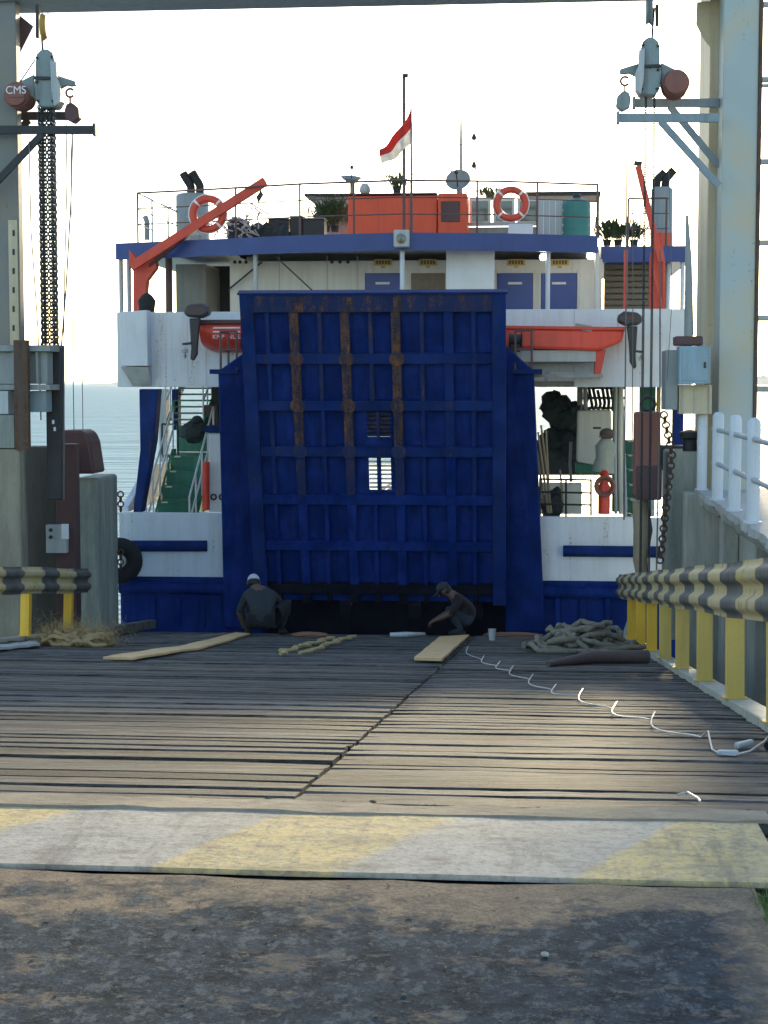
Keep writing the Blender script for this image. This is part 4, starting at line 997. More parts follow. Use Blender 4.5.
# casing on the left beside the stairs: blue-topped white locker, red pipe
lk2 = pp('deck_locker', 'white', 209, 433, 232, 512, 31.4, .8, bev=.02); pp('lid', 'navy_worn', 205, 426, 232, 432.5, 31.35, .85, lk2)
mb = MB(); c = P(219, 497, 31.4)
for dx in (-.1, .06): mb.torus((c.x + dx, 31.38, c.z), (0, 1, 0), .05, .015, 12, 6)
part(mb, 'valve_wheel', 'dark', lk2, smooth=True)
mb = MB(); mb.tube(pl([(206, 510), (206, 462)], 31.2), .07, 10); part(mb, 'fire_main', 'red', smooth=True)
pp('casing_panel', 'green', 195, 456, 204, 512, 32.6, .4)
pp('casing_panel', 'dark', 212, 385, 236, 430, 36, .2); pp('casing_panel', 'maroon', 204, 405, 216, 430, 35.4, .2)
# stairs and gear on the right side deck
xa = P(628, 512, 32).x; xb = P(652, 512, 32).x
stairs(xa, xb, 32.0, ZD + .1, 34.0, P(640, 440, 34).z, 8, 'c')
pp('casing_panel', 'green', 640, 384, 656, 414, 33.5, .3); pp('casing_panel', 'green', 612, 385, 622, 512, 33.5, .15)
pp('locker_panel', 'cream', 541, 484, 582, 514, 32.6, .5); 
for y in (479, 492, 504): mb = MB(); mb.tube(pl([(539, y), (592, y + 1)], 31.0), .02, 6); part(mb, 'deck_rail', 'dark', smooth=True)
for x in (540, 566, 591): mb = MB(); mb.tube(pl([(x, 479), (x, 516)], 31.0), .022, 6); part(mb, 'deck_rail', 'dark', smooth=True)
for y in (388, 398, 408): mb = MB(); mb.tube(pl([(580, y), (625, y)], 35.0), .03, 6); part(mb, 'deck_rail', 'dark', smooth=True)
mb = MB(); mb.tube(pl([(530, 442), (625, 443)], 37.0), .05, 6); part(mb, 'deck_rail', 'dark', smooth=True)
pp('side_screen', 'dark', 530, 444, 625, 475, 38.0, .1)

# ---- deckhouse and roof deck
DS = 33.2
zdk = zwb + .1; zrf = P(400, 250, 31.0).z
xd0, xd1 = P(230, 300, DS).x, P(602, 300, DS).x
dh = part(MB().box((xd0, DS, zdk), (xd1, DS + 7, zrf - .03)), 'deckhouse', 'cream', bev=.01)
for x in (279, 327, 357): pp('panel_seam', 'lightgrey', x, 256, x + .8, 312, DS - .006, .005, dh, bev=0)
def door(x0, y0, x1, mat='doorblue', nm='door'):
    d_ = pp(nm, mat, x0, y0, x1, 312, DS - .03, .025, dh)
    return d_
for x0, x1 in ((365, 400), (497, 533), (541, 577)):
    d_ = door(x0, 273, x1); xm = (x0 + x1) / 2; pp('white_mark', 'lettering', xm - 7, 282, xm + 7, 284.4, DS - .036, .005, d_, bev=0)
    fr_ = pp('door_frame', 'cream', x0 - 2.5, 270, x0 - .3, 312, DS - .04, .034, dh, bev=0); pp('door_frame', 'cream', x1 + .3, 270, x1 + 2.5, 312, DS - .04, .034, dh, bev=0)
door(411, 273, 445, 'shutter', 'shutter_door')
for x in (383, 428, 516, 560):
    sg = pp('sign', 'signyellow', x - 9, 259, x + 9, 265.5, DS - .02, .015, dh, bev=0)
    for k in range(5): pp('sign_letter', 'signdark', x - 7 + k * 3, 260.5, x - 5.2 + k * 3, 264, DS - .026, .005, sg, bev=0)
    pp('sign_tail', 'signyellow', x - 2, 265.8, x + 2, 268, DS - .02, .015, sg, bev=0)
for x in (332, 340, 348, 235, 240, 246): 
    c = P(x, 262, DS); mb = MB(); mb.lathe([(.035, 0), (.035, .01)], (c.x, DS - .003, c.z), (Vector((1,0,0)), Vector((0,0,1)), Vector((0,-1,0))), 10); part(mb, 'vent_hole', 'dark', dh)
# roof fascia: a faceted band, bulging forward amidships
fpts = [(115.5, 32.9), (200, 32.2), (300, 31.4), (400, 31.0), (500, 31.3), (598, 32.0)]
fz0 = P(400, 250, 31.0).z; fz1 = P(400, 232.5, 31.0).z
fx = [(P(x, 245, s_).x, s_) for x, s_ in fpts]
for i in range(len(fx) - 1):
    (x0, s0), (x1, s1) = fx[i], fx[i + 1]; mb = MB()
    vs = [(x0, s0, fz0), (x1, s1, fz0), (x1, s1 + .1, fz0), (x0, s0 + .1, fz0), (x0, s0, fz1), (x1, s1, fz1), (x1, s1 + .1, fz1), (x0, s0 + .1, fz1)]
    mb.add(vs, [(0, 3, 2, 1), (4, 5, 6, 7), (0, 1, 5, 4), (1, 2, 6, 5), (2, 3, 7, 6), (3, 0, 4, 7)]); part(mb, 'fascia', 'blue')
mb = MB(); pts = [(x, s_ + .11, fz0 + .12) for x, s_ in fx] + [(fx[-1][0], 41, fz0 + .12), (fx[0][0], 41, fz0 + .12)]; mb.prism(pts, (0, 0, .12)); part(mb, 'roof_deck', 'lightgrey')
zf2 = P(640, 262, 34.5).z; mb = MB(); mb.box((P(601, 255, 34.5).x, 34.5, zf2), (P(690, 255, 34.5).x, 40, P(640, 246, 34.5).z)); part(mb, 'fascia', 'blue')
# posts under the roof
for (x, s_, m_) in ((120, 32.9, 'lightgrey'), (128, 33.4, 'lightgrey'), (168, 33.4, 'rail'), (255, 31.9, 'lightgrey'), (402, 31.15, 'white'), (548, 31.9, 'white'), (597, 32.1, 'cream'), (683, 34.6, 'white'), (669, 35.0, 'white')):
    b_ = P(x, 250, s_); w = .045 if m_ != 'rail' else .07; mb = MB(); mb.tube([(b_.x, s_ + .06, zdk), (b_.x, s_ + .06, fz0 + (.12 if s_ < 34 else 0))], w, 10); part(mb, 'roof_post', m_, smooth=True)
pp('engine_casing', 'grey', 176, 264, 206, 312, 34.0, 2.0); pp('dark_entry', 'dark', 206.2, 266, 229.5, 312, 35.5, .1)
mb = MB(); mb.bar(P(228, 290, 33.1), P(262, 262, 33.1), .03); part(mb, 'brace', 'dark')
mb = MB(); mb.bar(P(273, 254, 32), P(316, 294, 32), .025); part(mb, 'brace', 'dark')
# slatted brown screen at the right
for k in range(8): pp('screen_slat', 'shutter', 604, 264 + k * 6, 668, 269 + k * 6, 35.2, .05)
pp('side_casing', 'grey', 604, 262, 670, 314, 35.4, .2)
# white board in front
pp('white_board', 'purewhite', 446, 247.5, 494.5, 300, 31.9, .05)
# floodlight and lit lamps
fl = pp('floodlight', 'lightgrey', 393.5, 229.5, 409, 247, 30.75, .2, bev=.02); c = P(401, 238.5, 30.75); mb = MB(); mb.lathe([(.09, 0), (.085, .02), (.0, .025)], (c.x, 30.745, c.z), (Vector((1,0,0)), Vector((0,0,1)), Vector((0,-1,0))), 14); part(mb, 'lens', 'glass', fl)
for (x, y, s_) in ((543, 257, 32.0), (590, 256, 32.2)):
    c = P(x, y, s_); mb = MB(); mb.ball(c, .065, 12, 8); lm = part(mb, 'deck_lamp', 'lamp', smooth=True); mb = MB(); mb.tube([(c.x, c.y, c.z + .06), (c.x, c.y, c.z + .2)], .03, 8); part(mb, 'lamp_stem', 'dark', lm)
# roof railing
def railing(pts, h, mat, posts, mids=2, r_=.02):
    rl_ = None
    for k in range(mids + 1):
        z = h * (1 - k / (mids + 1) * (.95)); mb = MB(); mb.tube([(x, y, zz + z) for x, y, zz in pts], r_ if k == 0 else r_ * .6, 7)
        if rl_ is None: rl_ = part(mb, 'railing', mat, smooth=True)
        else: part(mb, 'rail', mat, rl_, smooth=True)
    for (x, y, zz) in posts:
        mb = MB(); mb.tube([(x, y, zz), (x, y, zz + h)], r_, 7); part(mb, 'post', mat, rl_, smooth=True)
HR = P(400, 180, 31.1).z - fz1
rp = [(P(x, 240, s_ + .15).x, s_ + .15, fz1) for x, s_ in ((138, 32.6), (200, 32.2), (300, 31.4), (400, 31.0), (500, 31.3), (598, 32.0))]
def on_line(x):
    for i in range(len(fpts) - 1):
        (xa_, sa), (xb_, sb_) = fpts[i], fpts[i + 1]
        if xa_ <= x <= xb_: s_ = sa + (sb_ - sa) * (x - xa_) / (xb_ - xa_) + .15; return (P(x, 240, s_).x, s_, fz1)
railing(rp, HR, 'rail', [on_line(x) for x in (138, 236, 300, 354, 411, 477, 537, 597)])
xl_ = rp[0][0]; railing([(xl_, 32.75, fz1), (xl_, 38, fz1)], HR, 'lightgrey', [(xl_, s_, fz1) for s_ in (34, 35.5, 37)])
p6 = P(628, 246, 34.6); z6 = P(640, 246, 34.5).z; railing([(p6.x, 34.6, z6), (P(668, 246, 34.6).x, 34.6, z6)], .95, 'rail', [(p6.x, 34.6, z6), (P(666, 246, 34.6).x, 34.6, z6)])
# funnels with bent exhaust pipes
def funnel(x0, x1, y0, y1, s_, pipes, band=None):
    a_ = P(x0, y1, s_); b_ = P(x1, y0, s_); r_ = (b_.x - a_.x) / 2; cx = (a_.x + b_.x) / 2
    mb = MB(); mb.lathe([(r_, 0), (r_, b_.z - a_.z - .05), (r_ - .05, b_.z - a_.z), (.05, b_.z - a_.z + .01)], (cx, s_ + r_, a_.z), 'Z', 20)
    f_ = part(mb, 'funnel', 'grey', smooth=True)
    if band: mb = MB(); mb.lathe([(r_ + .008, 0), (r_ + .008, .35)], (cx, s_ + r_, a_.z + .02), 'Z', 20); part(mb, 'band', band, f_, smooth=True)
    for pts in pipes: mb = MB(); mb.tube(pl([pts[0], pts[1], ((pts[1][0] * 2 + pts[2][0]) / 3, pts[1][1] - 3), pts[2], pts[3]], s_ + .3), .09, 12); part(mb, 'exhaust_pipe', 'black', f_, smooth=True)
funnel(173, 206, 192, 242, 36.0, [[(191, 194), (191, 187), (187, 180), (183, 173)], [(200, 194), (200, 186), (196, 179), (192, 172)]])
funnel(651, 674, 186, 250, 37.0, [[(656, 188), (657, 181), (662, 175), (665, 172)], [(665, 188), (666, 180), (671, 173), (674, 170)]], 'orange')
mb = MB(); mb.tube(pl([(147, 240), (147, 222), (145, 216)], 35), .06, 8); part(mb, 'vent_pipe', 'grey', smooth=True)
pp('roof_cabin', 'lightgrey', 316, 196, 349, 236, 35, 1.5, bev=.01); pp('cabin_roof', 'dark', 304, 193, 352, 196, 34.8, 1.9)

# ================================================================== THINGS ON BOARD
ZR = fz0 + .24                                   # roof deck level
def solo(mb, name, mat, label, cat, group=None, **k):
    return build(mb, name, M[mat] if isinstance(mat, str) else [M[q] for q in mat], label=label, cat=cat, group=group, **k)
# ---- davit cranes
cr = thing('davit_crane', YAW, (P(140, 315, 32.4).x, 32.4, zdk), 'red davit crane on the left wing with its boom raised to the right', 'crane', 'davit cranes')
mb = MB(); mb.prism(pl([(133, 315), (133, 262), (129, 262), (129, 250), (136, 258), (155, 252), (156, 268), (147, 280), (143, 315)], 32.3), (0, .25, 0)); build(mb, 'post', M['crane_red'], cr, bev=.01)
mb = MB(); A_, B_ = P(131, 267, 32.1), P(266, 181, 32.1); mb.bar(A_, B_, .12, .17); build(mb, 'boom', M['crane_red'], cr, bev=.01)
mb = MB(); mb.bar(P(142, 272, 32.35), P(190, 233, 32.25), .07); build(mb, 'ram', M['maroon'], cr, bev=.01)
mb = MB(); mb.tube(pl([(262, 184), (260, 192)], 32.1), .012, 6); c = P(259, 197, 32.1); mb.prism(pl([(261, 190), (263, 194), (258, 202), (256, 197)], 32.05), (0, .1, 0)); build(mb, 'hook_block', M['dark'], cr)
cr2 = thing('davit_crane', YAW, (P(655, 312, 32.4).x, 32.4, zdk), 'orange-red davit crane on the right wing standing almost upright', 'crane', 'davit cranes')
mb = MB(); mb.prism(pl([(649, 314), (650, 258), (655, 236), (662, 236), (665, 262), (662, 314)], 32.4), (0, .22, 0)); build(mb, 'post', M['crane_red'], cr2, bev=.01)
mb = MB(); mb.bar(P(638, 166, 32.2), P(661, 262, 32.2), .11, .13); build(mb, 'boom', M['crane_red'], cr2, bev=.01)
mb = MB(); mb.bar(P(634, 163, 32.2), P(642, 164, 32.2), .08); build(mb, 'boom_head', M['dark'], cr2)
mb = MB(); mb.bar(P(664, 262, 32.35), P(664, 312, 32.35), .05); mb.bar(P(651, 262, 32.25), P(664, 312, 32.25), .04); build(mb, 'ram', M['crane_red'], cr2)
mb = MB(); mb.bar(P(626, 250, 32.4), P(625, 312, 32.4), .07); build(mb, 'side_post', M['crane_red'], cr2)
# ---- rescue boats
def boat(xb, xs, yt, yb, s_, depth, label, text, canopy):
    """hull seen from the side; xb = blunt stern pixel, xs = other end"""
    o = thing('rescue_boat', YAW, (P((xb + xs) / 2, yb, s_).x, s_ + depth / 2, P(0, yb, s_).z), label, 'boat', 'rescue boats on the wings')
    x0, x1 = P(xb, 300, s_).x, P(xs, 300, s_).x; z1, z0 = P(300, yt, s_).z, P(300, yb, s_).z; n = 16; m = 12; vs = []; fs = []
    for i in range(n + 1):
        t = i / n; x = x0 + (x1 - x0) * t; k = 1 - max(0, (t - .62) / .38) ** 2.2; lift = (z1 - z0) * .5 * max(0, (t - .5) / .5) ** 2
        k2 = min(1, .82 + t * 2)
        for j in range(m + 1):
            a_ = math.pi * j / m; sx_ = -math.cos(a_); dp = math.sin(a_) ** .55
            vs.append((x, s_ + depth / 2 + sx_ * depth / 2 * max(.03, k) , z1 - (z1 - z0 - lift) * dp * k2))
    for i in range(n):
        for j in range(m): fs.append((i * (m + 1) + j, i * (m + 1) + j + 1, (i + 1) * (m + 1) + j + 1, (i + 1) * (m + 1) + j))
    fs.append(tuple(range(m + 1)))
    mb = MB(); mb.add(vs, fs); h_ = build(mb, 'hull', M['red'], o, smooth=True); h_.modifiers.new('solid', 'SOLIDIFY').thickness = .03
    mb = MB(); ed = [Vector(vs[i * (m + 1)]) for i in range(n + 1)]; ed2 = [Vector(vs[i * (m + 1) + m]) for i in range(n + 1)]
    mb.tube(ed, .045, 8); mb.tube(ed2, .045, 8); build(mb, 'gunwale', M['red'] if not canopy else M['maroon'], o, smooth=True)
    for t in (.25, .5, .72):
        x = x0 + (x1 - x0) * t; mb = MB(); mb.box((x - .12, s_ + .12, z1 - .14), (x + .12, s_ + depth - .12, z1 - .10)); build(mb, 'thwart', M['lightgrey'], o)
    return o, x0, x1, z0, z1
rb, x0, x1, z0, z1 = boat(199, 300, 322, 352, 30.0, 1.3, 'red rescue boat with white lettering behind the left edge of the ramp', '', True)
text_part('KMP  NUSA', M['lettering'], (P(228, 337, 29.98).x, 29.985, P(228, 337, 29.98).z), (1, 0, 0), (0, 0, 1), .11, rb)
for y in (327, 331):
    mb = MB(); mb.pbox(213, y, 240, y + 1.6, 29.975, .012); build(mb, 'stripe', M['lettering'], rb)
mb = MB(); mb.pbox(236, 326, 310, 330, 30.4, .5); build(mb, 'cradle', M['lightgrey'], rb)
rb2 = thing('rescue_boat', YAW, (P(560, 352, 29.9).x, 30.5, P(560, 352, 29.9).z), 'plain orange-red flat-sided rescue boat on the right wing', 'boat', 'rescue boats on the wings')
mb = MB(); fa = pl([(470, 327), (625, 329), (622, 342), (598, 351), (540, 349), (470, 347)], 29.9); mb.prism(fa, (0, 1.2, 0))
for v_ in mb.v[6:]: pass
build(mb, 'hull', M['red'], rb2, bev=.05)
mb = MB(); mb.prism(pl([(470, 325), (626, 327), (626, 330.5), (470, 328.5)], 29.86), (0, 1.28, 0)); build(mb, 'gunwale', M['crane_red'], rb2, bev=.015)
mb = MB(); mb.bar(P(575, 326, 29.9), P(592, 329, 29.9), .06, .1); build(mb, 'cleat', M['grey'], rb2)
mb = MB(); mb.pbox(504, 350, 596, 362, 30.0, .5); build(mb, 'keel_shelf', M['lightgrey'], rb2, bev=.01)
mb = MB(); mb.prism(pl([(596, 350), (606, 350), (600, 378), (594, 376)], 30.0), (0, .4, 0)); build(mb, 'cradle_arm', M['crane_red'], rb2, bev=.01)
mb = MB(); mb.pbox(530, 374, 603, 377.5, 29.95, .6); build(mb, 'cradle_base', M['grey'], rb2)
# ---- outboard motors
def outboard(x, y, k, flip, s_, label):
    o = thing('outboard_motor', YAW, (P(x, y + 60 * k, s_).x, s_, P(x, y + 60 * k, s_).z), label, 'motor', 'outboard motors on the rescue boats')
    Q = lambda pts: [P(x + flip * a_ * k, y + b_ * k, s_) for a_, b_ in pts]
    mb = MB(); mb.prism(Q([(-4, 4), (0, 0), (14, -1), (20, 3), (21, 10), (12, 14), (0, 13), (-5, 10)]), (0, .3, 0)); build(mb, 'cowl', M['engine'], o, bev=.05)
    mb = MB(); mb.prism([p + Vector((0, -.003, 0)) for p in Q([(3, 4), (14, 3), (16, 6), (4, 8)])], (0, .002, 0)); build(mb, 'decal', M['maroon'], o)
    mb = MB(); mb.prism([p + Vector((0, .09, 0)) for p in Q([(0, 14), (11, 14), (9, 30), (8, 44), (8, 50), (4, 57), (1, 55), (2, 44), (1, 30)])], (0, .12, 0)); build(mb, 'leg', M['engine_leg'], o, bev=.02)
    mb = MB(); mb.prism([p + Vector((0, .02, 0)) for p in Q([(-6, 39), (2, 38), (2, 40), (-6, 41)])], (0, .26, 0)); build(mb, 'cavitation_plate', M['engine_leg'], o)
    c = P(x - flip * 3 * k, y + 47 * k, s_ + .15)
    mb = MB()
    for a_ in range(3):
        t = a_ * 2.094 + .4; d_ = Vector((0, math.cos(t), math.sin(t))); e_ = Vector((.35, -math.sin(t), math.cos(t))).normalized()
        mb.add([c, c + d_ * .09 + e_ * .05, c + d_ * .14, c + d_ * .09 - e_ * .04], [(0, 1, 2, 3)])
    mb.lathe([(.03, -.05), (.03, .05)], c, 'X', 8); pr_ = build(mb, 'propeller', M['lightgrey'], o); pr_.modifiers.new('solid', 'SOLIDIFY').thickness = .008
outboard(188, 304, 1.0, 1, 29.7, 'black outboard motor tilted up on the stern of the left rescue boat')
outboard(638, 312, 1.0, -1, 29.7, 'dark outboard motor hung on the end of the right orange-red boat')
# black drum on the left wing
mb = MB(); c = P(147, 312, 33.0); mb.lathe([(.24, 0), (.25, .3), (.24, .5), (.17, .68), (.06, .75)], (c.x, 33.0, zdk), 'Z', 16)
solo(mb, 'covered_winch', 'black', 'winch under a black cover at the foot of the left crane', 'winch', smooth=True)
mb = MB(); mb.lathe([(.14, 0), (.15, .12), (.17, .25), (.10, .35), (.03, .4)], (P(147, 312, 31.2).x, 31.2, zwt - .02), 'Z', 14); solo(mb, 'tarpaulin_lump', 'black', 'black tarpaulin lump on the left wing bulwark', 'tarpaulin', smooth=True)
# ---- life rings
def ring(x, y, r_px, s_, label):
    c = P(x, y, s_); r_ = r_px / F_PX * s_
    o = thing('life_ring', YAW, (c.x, s_, c.z - r_), label, 'life ring', 'life rings on the roof railing')
    mb = MB(); mb.torus(c, (0, 1, 0), r_ * .8, r_ * .2, 32, 10); build(mb, 'ring', M['crane_red'], o, smooth=True)
    for k in range(4): 
        a_ = k * math.pi / 2 + .78; mb = MB(); mb.torus(c, (0, 1, 0), r_ * .8, r_ * .212, 4, 10, a0=a_ - .07, a1=a_ + .07); build(mb, 'band', M['purewhite'], o, smooth=True)
    mb = MB(); mb.torus((c.x, c.y - .03, c.z), (0, 1, 0), r_ * 1.03, .008, 24, 5); build(mb, 'grab_line', M['purewhite'], o, smooth=True)
ring(208, 214, 19, 32.2, 'orange life ring on the roof railing behind the left crane boom')
ring(511, 204, 17.5, 31.45, 'orange life ring on the roof railing at right of the orange locker')
# ---- orange locker
ol = thing('orange_locker', YAW, (P(408, 234, 33).x, 33, ZR), 'long orange-red equipment locker on the roof deck behind the railing', 'locker')
def tp(name, mat, x0, y0, x1, y1, d, depth, par, bev=.008): return build(MB().pbox(x0, y0, x1, y1, d, depth), name, M[mat], par, bev=bev)
tp('case', 'orange', 348, 195, 437, 240, 33, 1.0, ol, .02); tp('end_case', 'orange', 438, 193, 467, 240, 32.9, 1.0, ol, .02)
tp('panel', 'maroon', 441, 201, 460, 222, 32.88, .018, ol); tp('lid', 'maroon', 347, 192.5, 437, 194.8, 32.95, 1.1, ol)
for x in (378, 408): tp('seam', 'crane_red', x, 196, x + .9, 238, 32.993, .006, ol, 0)
# satellite dishes
def dish(x, y, r_px, s_, tilt, label):
    c = P(x, y, s_); r_ = r_px / F_PX * s_; z0 = ZR
    o = thing('satellite_dish', YAW, (c.x, s_, z0), label, 'dish', 'satellite dishes on the roof')
    ax = Vector(tilt).normalized(); X = ax.cross(Vector((0, 0, 1))).normalized(); Y = ax.cross(X)
    mb = MB(); mb.lathe([(.01, -.09), (r_ * .5, -.065), (r_ * .85, -.02), (r_, .01), (r_ * .98, .02), (r_ * .5, -.045), (.01, -.07)], c, (X, Y, ax), 22); build(mb, 'reflector', M['grey'], o, smooth=True)
    mb = MB(); mb.tube([(c.x, s_ + .08, z0), (c.x, s_ + .08, c.z - .05), c - ax * .08], .03, 8); build(mb, 'mast', M['grey'], o, smooth=True)
    mb = MB(); f_ = c + ax * r_ * 1.0; mb.tube([c - X * r_ * .0 - Vector((0, 0, r_)) * .8, f_], .012, 6); mb.ball(f_, .04, 8, 6); build(mb, 'feed_arm', M['dark'], o, smooth=True)
dish(351, 178, 10.5, 33.3, (.1, -.25, .9), 'small grey satellite dish facing the sky left of the flagstaff')
dish(458, 180, 12.5, 33.3, (-.1, -.85, .5), 'grey satellite dish beside the antenna mast on the orange locker')
mb = MB(); c = P(365, 192, 33.2); mb.lathe([(.09, 0), (.11, .03), (.1, .12), (.06, .18)], (c.x, 33.2, c.z - .02), 'Z', 12); solo(mb, 'compass_box', 'lightgrey', 'small pale fitting on top of the orange locker near the left dish', 'fitting', smooth=True)
# antenna mast
am = thing('antenna_mast', YAW, (P(461, 190, 33.6).x, 33.6, ZR), 'thin antenna mast with cross arms and anemometers beside the right dish', 'mast')
mb = MB(); mb.tube([(P(461, 240, 33.6).x, 33.6, ZR)] + pl([(461, 140), (461, 97)], 33.6), [.035, .025, .012], 8); build(mb, 'pole', M['grey'], am, smooth=True)
for (a_, b_, y0, y1) in ((436, 484, 142, 140), (445, 478, 170, 168)):
    mb = MB(); mb.tube(pl([(a_, y0), (461, y0 + 3), (b_, y1)], 33.6), .012, 6); build(mb, 'arm', M['grey'], am, smooth=True)
for (x, y) in ((474, 138), (474, 166)): mb = MB(); mb.lathe([(.04, 0), (.05, .05), (.02, .12)], P(x, y + 2, 33.6), 'Z', 10); build(mb, 'sensor', M['dark'], am, smooth=True)
# flag and staffs
fs_ = thing('flagstaff', YAW, (P(404, 232, 31.2).x, 31.2, fz1), 'tall thin mast with a small cap left of the flag', 'mast')
mb = MB(); mb.tube([(P(404, 232, 31.2).x, 31.2, fz1)] + pl([(404, 76)], 31.2), .028, 8); build(mb, 'pole', M['rail'], fs_, smooth=True)
mb = MB(); mb.pbox(402.5, 73.5, 408, 77, 31.15, .08); build(mb, 'cap', M['dark'], fs_)
fg = thing('flag', YAW, (P(411, 232, 31.1).x, 31.1, fz1), 'red over white flag hanging limp from a thin staff above the roof', 'flag')
mb = MB(); mb.tube([(P(412, 232, 31.05).x, 31.05, fz1)] + pl([(411, 108)], 31.05), .018, 8); build(mb, 'staff', M['rail'], fg, smooth=True)
vs = []; nn, mm = 16, 10
ctop = [P(411, 109, 31.05), P(379, 150, 31.05)]; cbot = [P(412, 142, 31.05), P(383, 164, 31.05)]
for half, (v0, v1, nm, mt) in enumerate(((0, .5, 'red_half', 'flagred'), (.5, 1, 'white_half', 'flagwhite'))):
    mb = MB(); vs = []; fs = []
    for j in range(mm + 1):
        v_ = v0 + (v1 - v0) * j / mm
        for i in range(nn + 1):
            u_ = i / nn; p = (ctop[0].lerp(ctop[1], u_)).lerp(cbot[0].lerp(cbot[1], u_), v_)
            p = p + Vector((0.02 * math.sin(u_ * 9 + v_ * 2), .10 * math.sin(u_ * 10 + v_ * 2.5) * u_ - .02, -.10 * math.sin(u_ * math.pi) * (1 - .4 * v_)))
            vs.append(p)
    for j in range(mm):
        for i in range(nn): fs.append((j * (nn + 1) + i, j * (nn + 1) + i + 1, (j + 1) * (nn + 1) + i + 1, (j + 1) * (nn + 1) + i))
    mb.add(vs, fs); o_ = build(mb, nm, M[mt], fg, smooth=True); o_.modifiers.new('solid', 'SOLIDIFY').thickness = .004
# teal tank, white cabinet, benches and other clutter on the roof
tk = thing('water_tank', YAW, (P(577, 234, 33.5).x, 33.5, ZR), 'teal plastic water tank at the right end of the roof deck', 'tank')
a_, b_ = P(563, 230, 33.5), P(591, 201, 33.5); r_ = (b_.x - a_.x) / 2; cx = (a_.x + b_.x) / 2; hh = b_.z - ZR
mb = MB(); prof = [(r_, 0)]
for k in range(6): prof += [(r_, hh * k / 6 + .01), (r_ * 1.02, hh * (k + .3) / 6), (r_ * 1.02, hh * (k + .7) / 6), (r_, hh * (k + .98) / 6)]
mb.lathe(prof + [(r_ * .9, hh + .04), (r_ * .3, hh + .09)], (cx, 33.5 + r_, ZR), 'Z', 24); build(mb, 'body', M['teal'], tk, smooth=True)
mb = MB(); mb.lathe([(r_ * .3, 0), (r_ * .3, .06), (r_ * .25, .07)], (cx, 33.5 + r_, ZR + hh + .09), 'Z', 16); build(mb, 'cap', M['dark'], tk, smooth=True)
wc = thing('white_cabinet', YAW, (P(550, 234, 33.8).x, 33.8, ZR), 'pale ribbed cabinet left of the teal tank on the roof', 'cabinet')
tp('case', 'lightgrey', 537, 199, 563, 238, 33.8, .8, wc, .02)
for x in (543, 549, 555): tp('rib', 'white', x, 201, x + 1.2, 236, 33.78, .018, wc, 0)
aw = thing('roof_canopy', YAW, (P(570, 192, 34.5).x, 34.5, ZR), 'dark flat canopy roof over the teal tank and pale cabinet', 'canopy')
tp('sheet', 'dark', 525, 191, 601, 196, 34.3, 1.4, aw)
for x in (527, 598): tp('leg', 'grey', x, 196.2, x + 1.5, 238, 34.9, .05, aw, 0)
bn = thing('window_frame_rack', YAW, (P(502, 234, 34).x, 34, ZR), 'row of dark-glazed cream window frames behind the right life ring', 'window')
for i, x in enumerate((469, 493, 517)):
    f_ = tp('frame', 'cream', x, 198, x + 22, 226, 34.0, .06, bn); tp('pane', 'glass', x + 3, 201, x + 19, 221, 33.985, .012, f_, 0)
tp('sill', 'lightgrey', 468, 222, 541, 226, 33.9, .095, bn); tp('base', 'grey', 468, 226.5, 541, 240, 34.0, .3, bn)
mb = MB(); mb.pbox(508, 224, 533, 238, 32.6, .5); solo(mb, 'white_crate', 'purewhite', 'low white crate on the roof deck below the right life ring', 'crate', bev=.01)
# heap of netting and dark boxes at the roof's left
mb = MB()
for k in range(16): mb.ball((P(240 + k * 3.3, 230, 33.6).x, 33.6 + rnd.uniform(-.3, .3), ZR + rnd.uniform(.1, .35)), (rnd.uniform(.15, .3), .25, rnd.uniform(.12, .3)), 10, 7, nz=.18)
solo(mb, 'net_heap', 'net', 'heap of dark fishing net on the roof behind the left crane boom', 'net', kind='stuff')
mb = MB()
for k in range(46):
    p0 = P(rnd.uniform(192, 262), rnd.uniform(212, 234), 33.2); pts = [p0]
    for j in range(4): pts.append(pts[-1] + Vector((rnd.uniform(-.12, .16), rnd.uniform(-.08, .08), rnd.uniform(-.14, .12))))
    mb.tube(pts, .014, 5)
solo(mb, 'white_rope_tangle', 'lightgrey', 'tangle of pale rope draped over the net behind the left life ring', 'rope', kind='stuff')
for i, (x0_, y0_, x1_) in enumerate(((268, 219, 288), (290, 217, 302), (303, 219, 324))):
    bx = thing('battery_box', YAW, (P((x0_ + x1_) / 2, 234, 33.4).x, 33.4, ZR), ['low dark box on the roof next to the net heap', 'small dark box on the roof between two larger dark boxes', 'dark box on the roof before the pale cabin'][i], 'box', 'dark boxes on the roof')
    tp('case', 'dark', x0_, y0_, x1_, 240, 33.4, .5, bx, .015); tp('lid', 'grey', x0_ - .5, y0_ - 1.5, x1_ + .5, y0_ - .1, 33.37, .55, bx, .01)
for i, (x, y, a_, b_) in enumerate(((250, 203, 268, 214), (255, 208, 262, 214))):
    mb = MB(); mb.bar(P(x, y, 33.0), P(a_, b_, 33.0), .12, .03); solo(mb, 'loose_board', 'cream', ['upper pale board leaning on the net heap', 'lower pale board leaning on the net heap'][i], 'board', 'boards on the net heap')
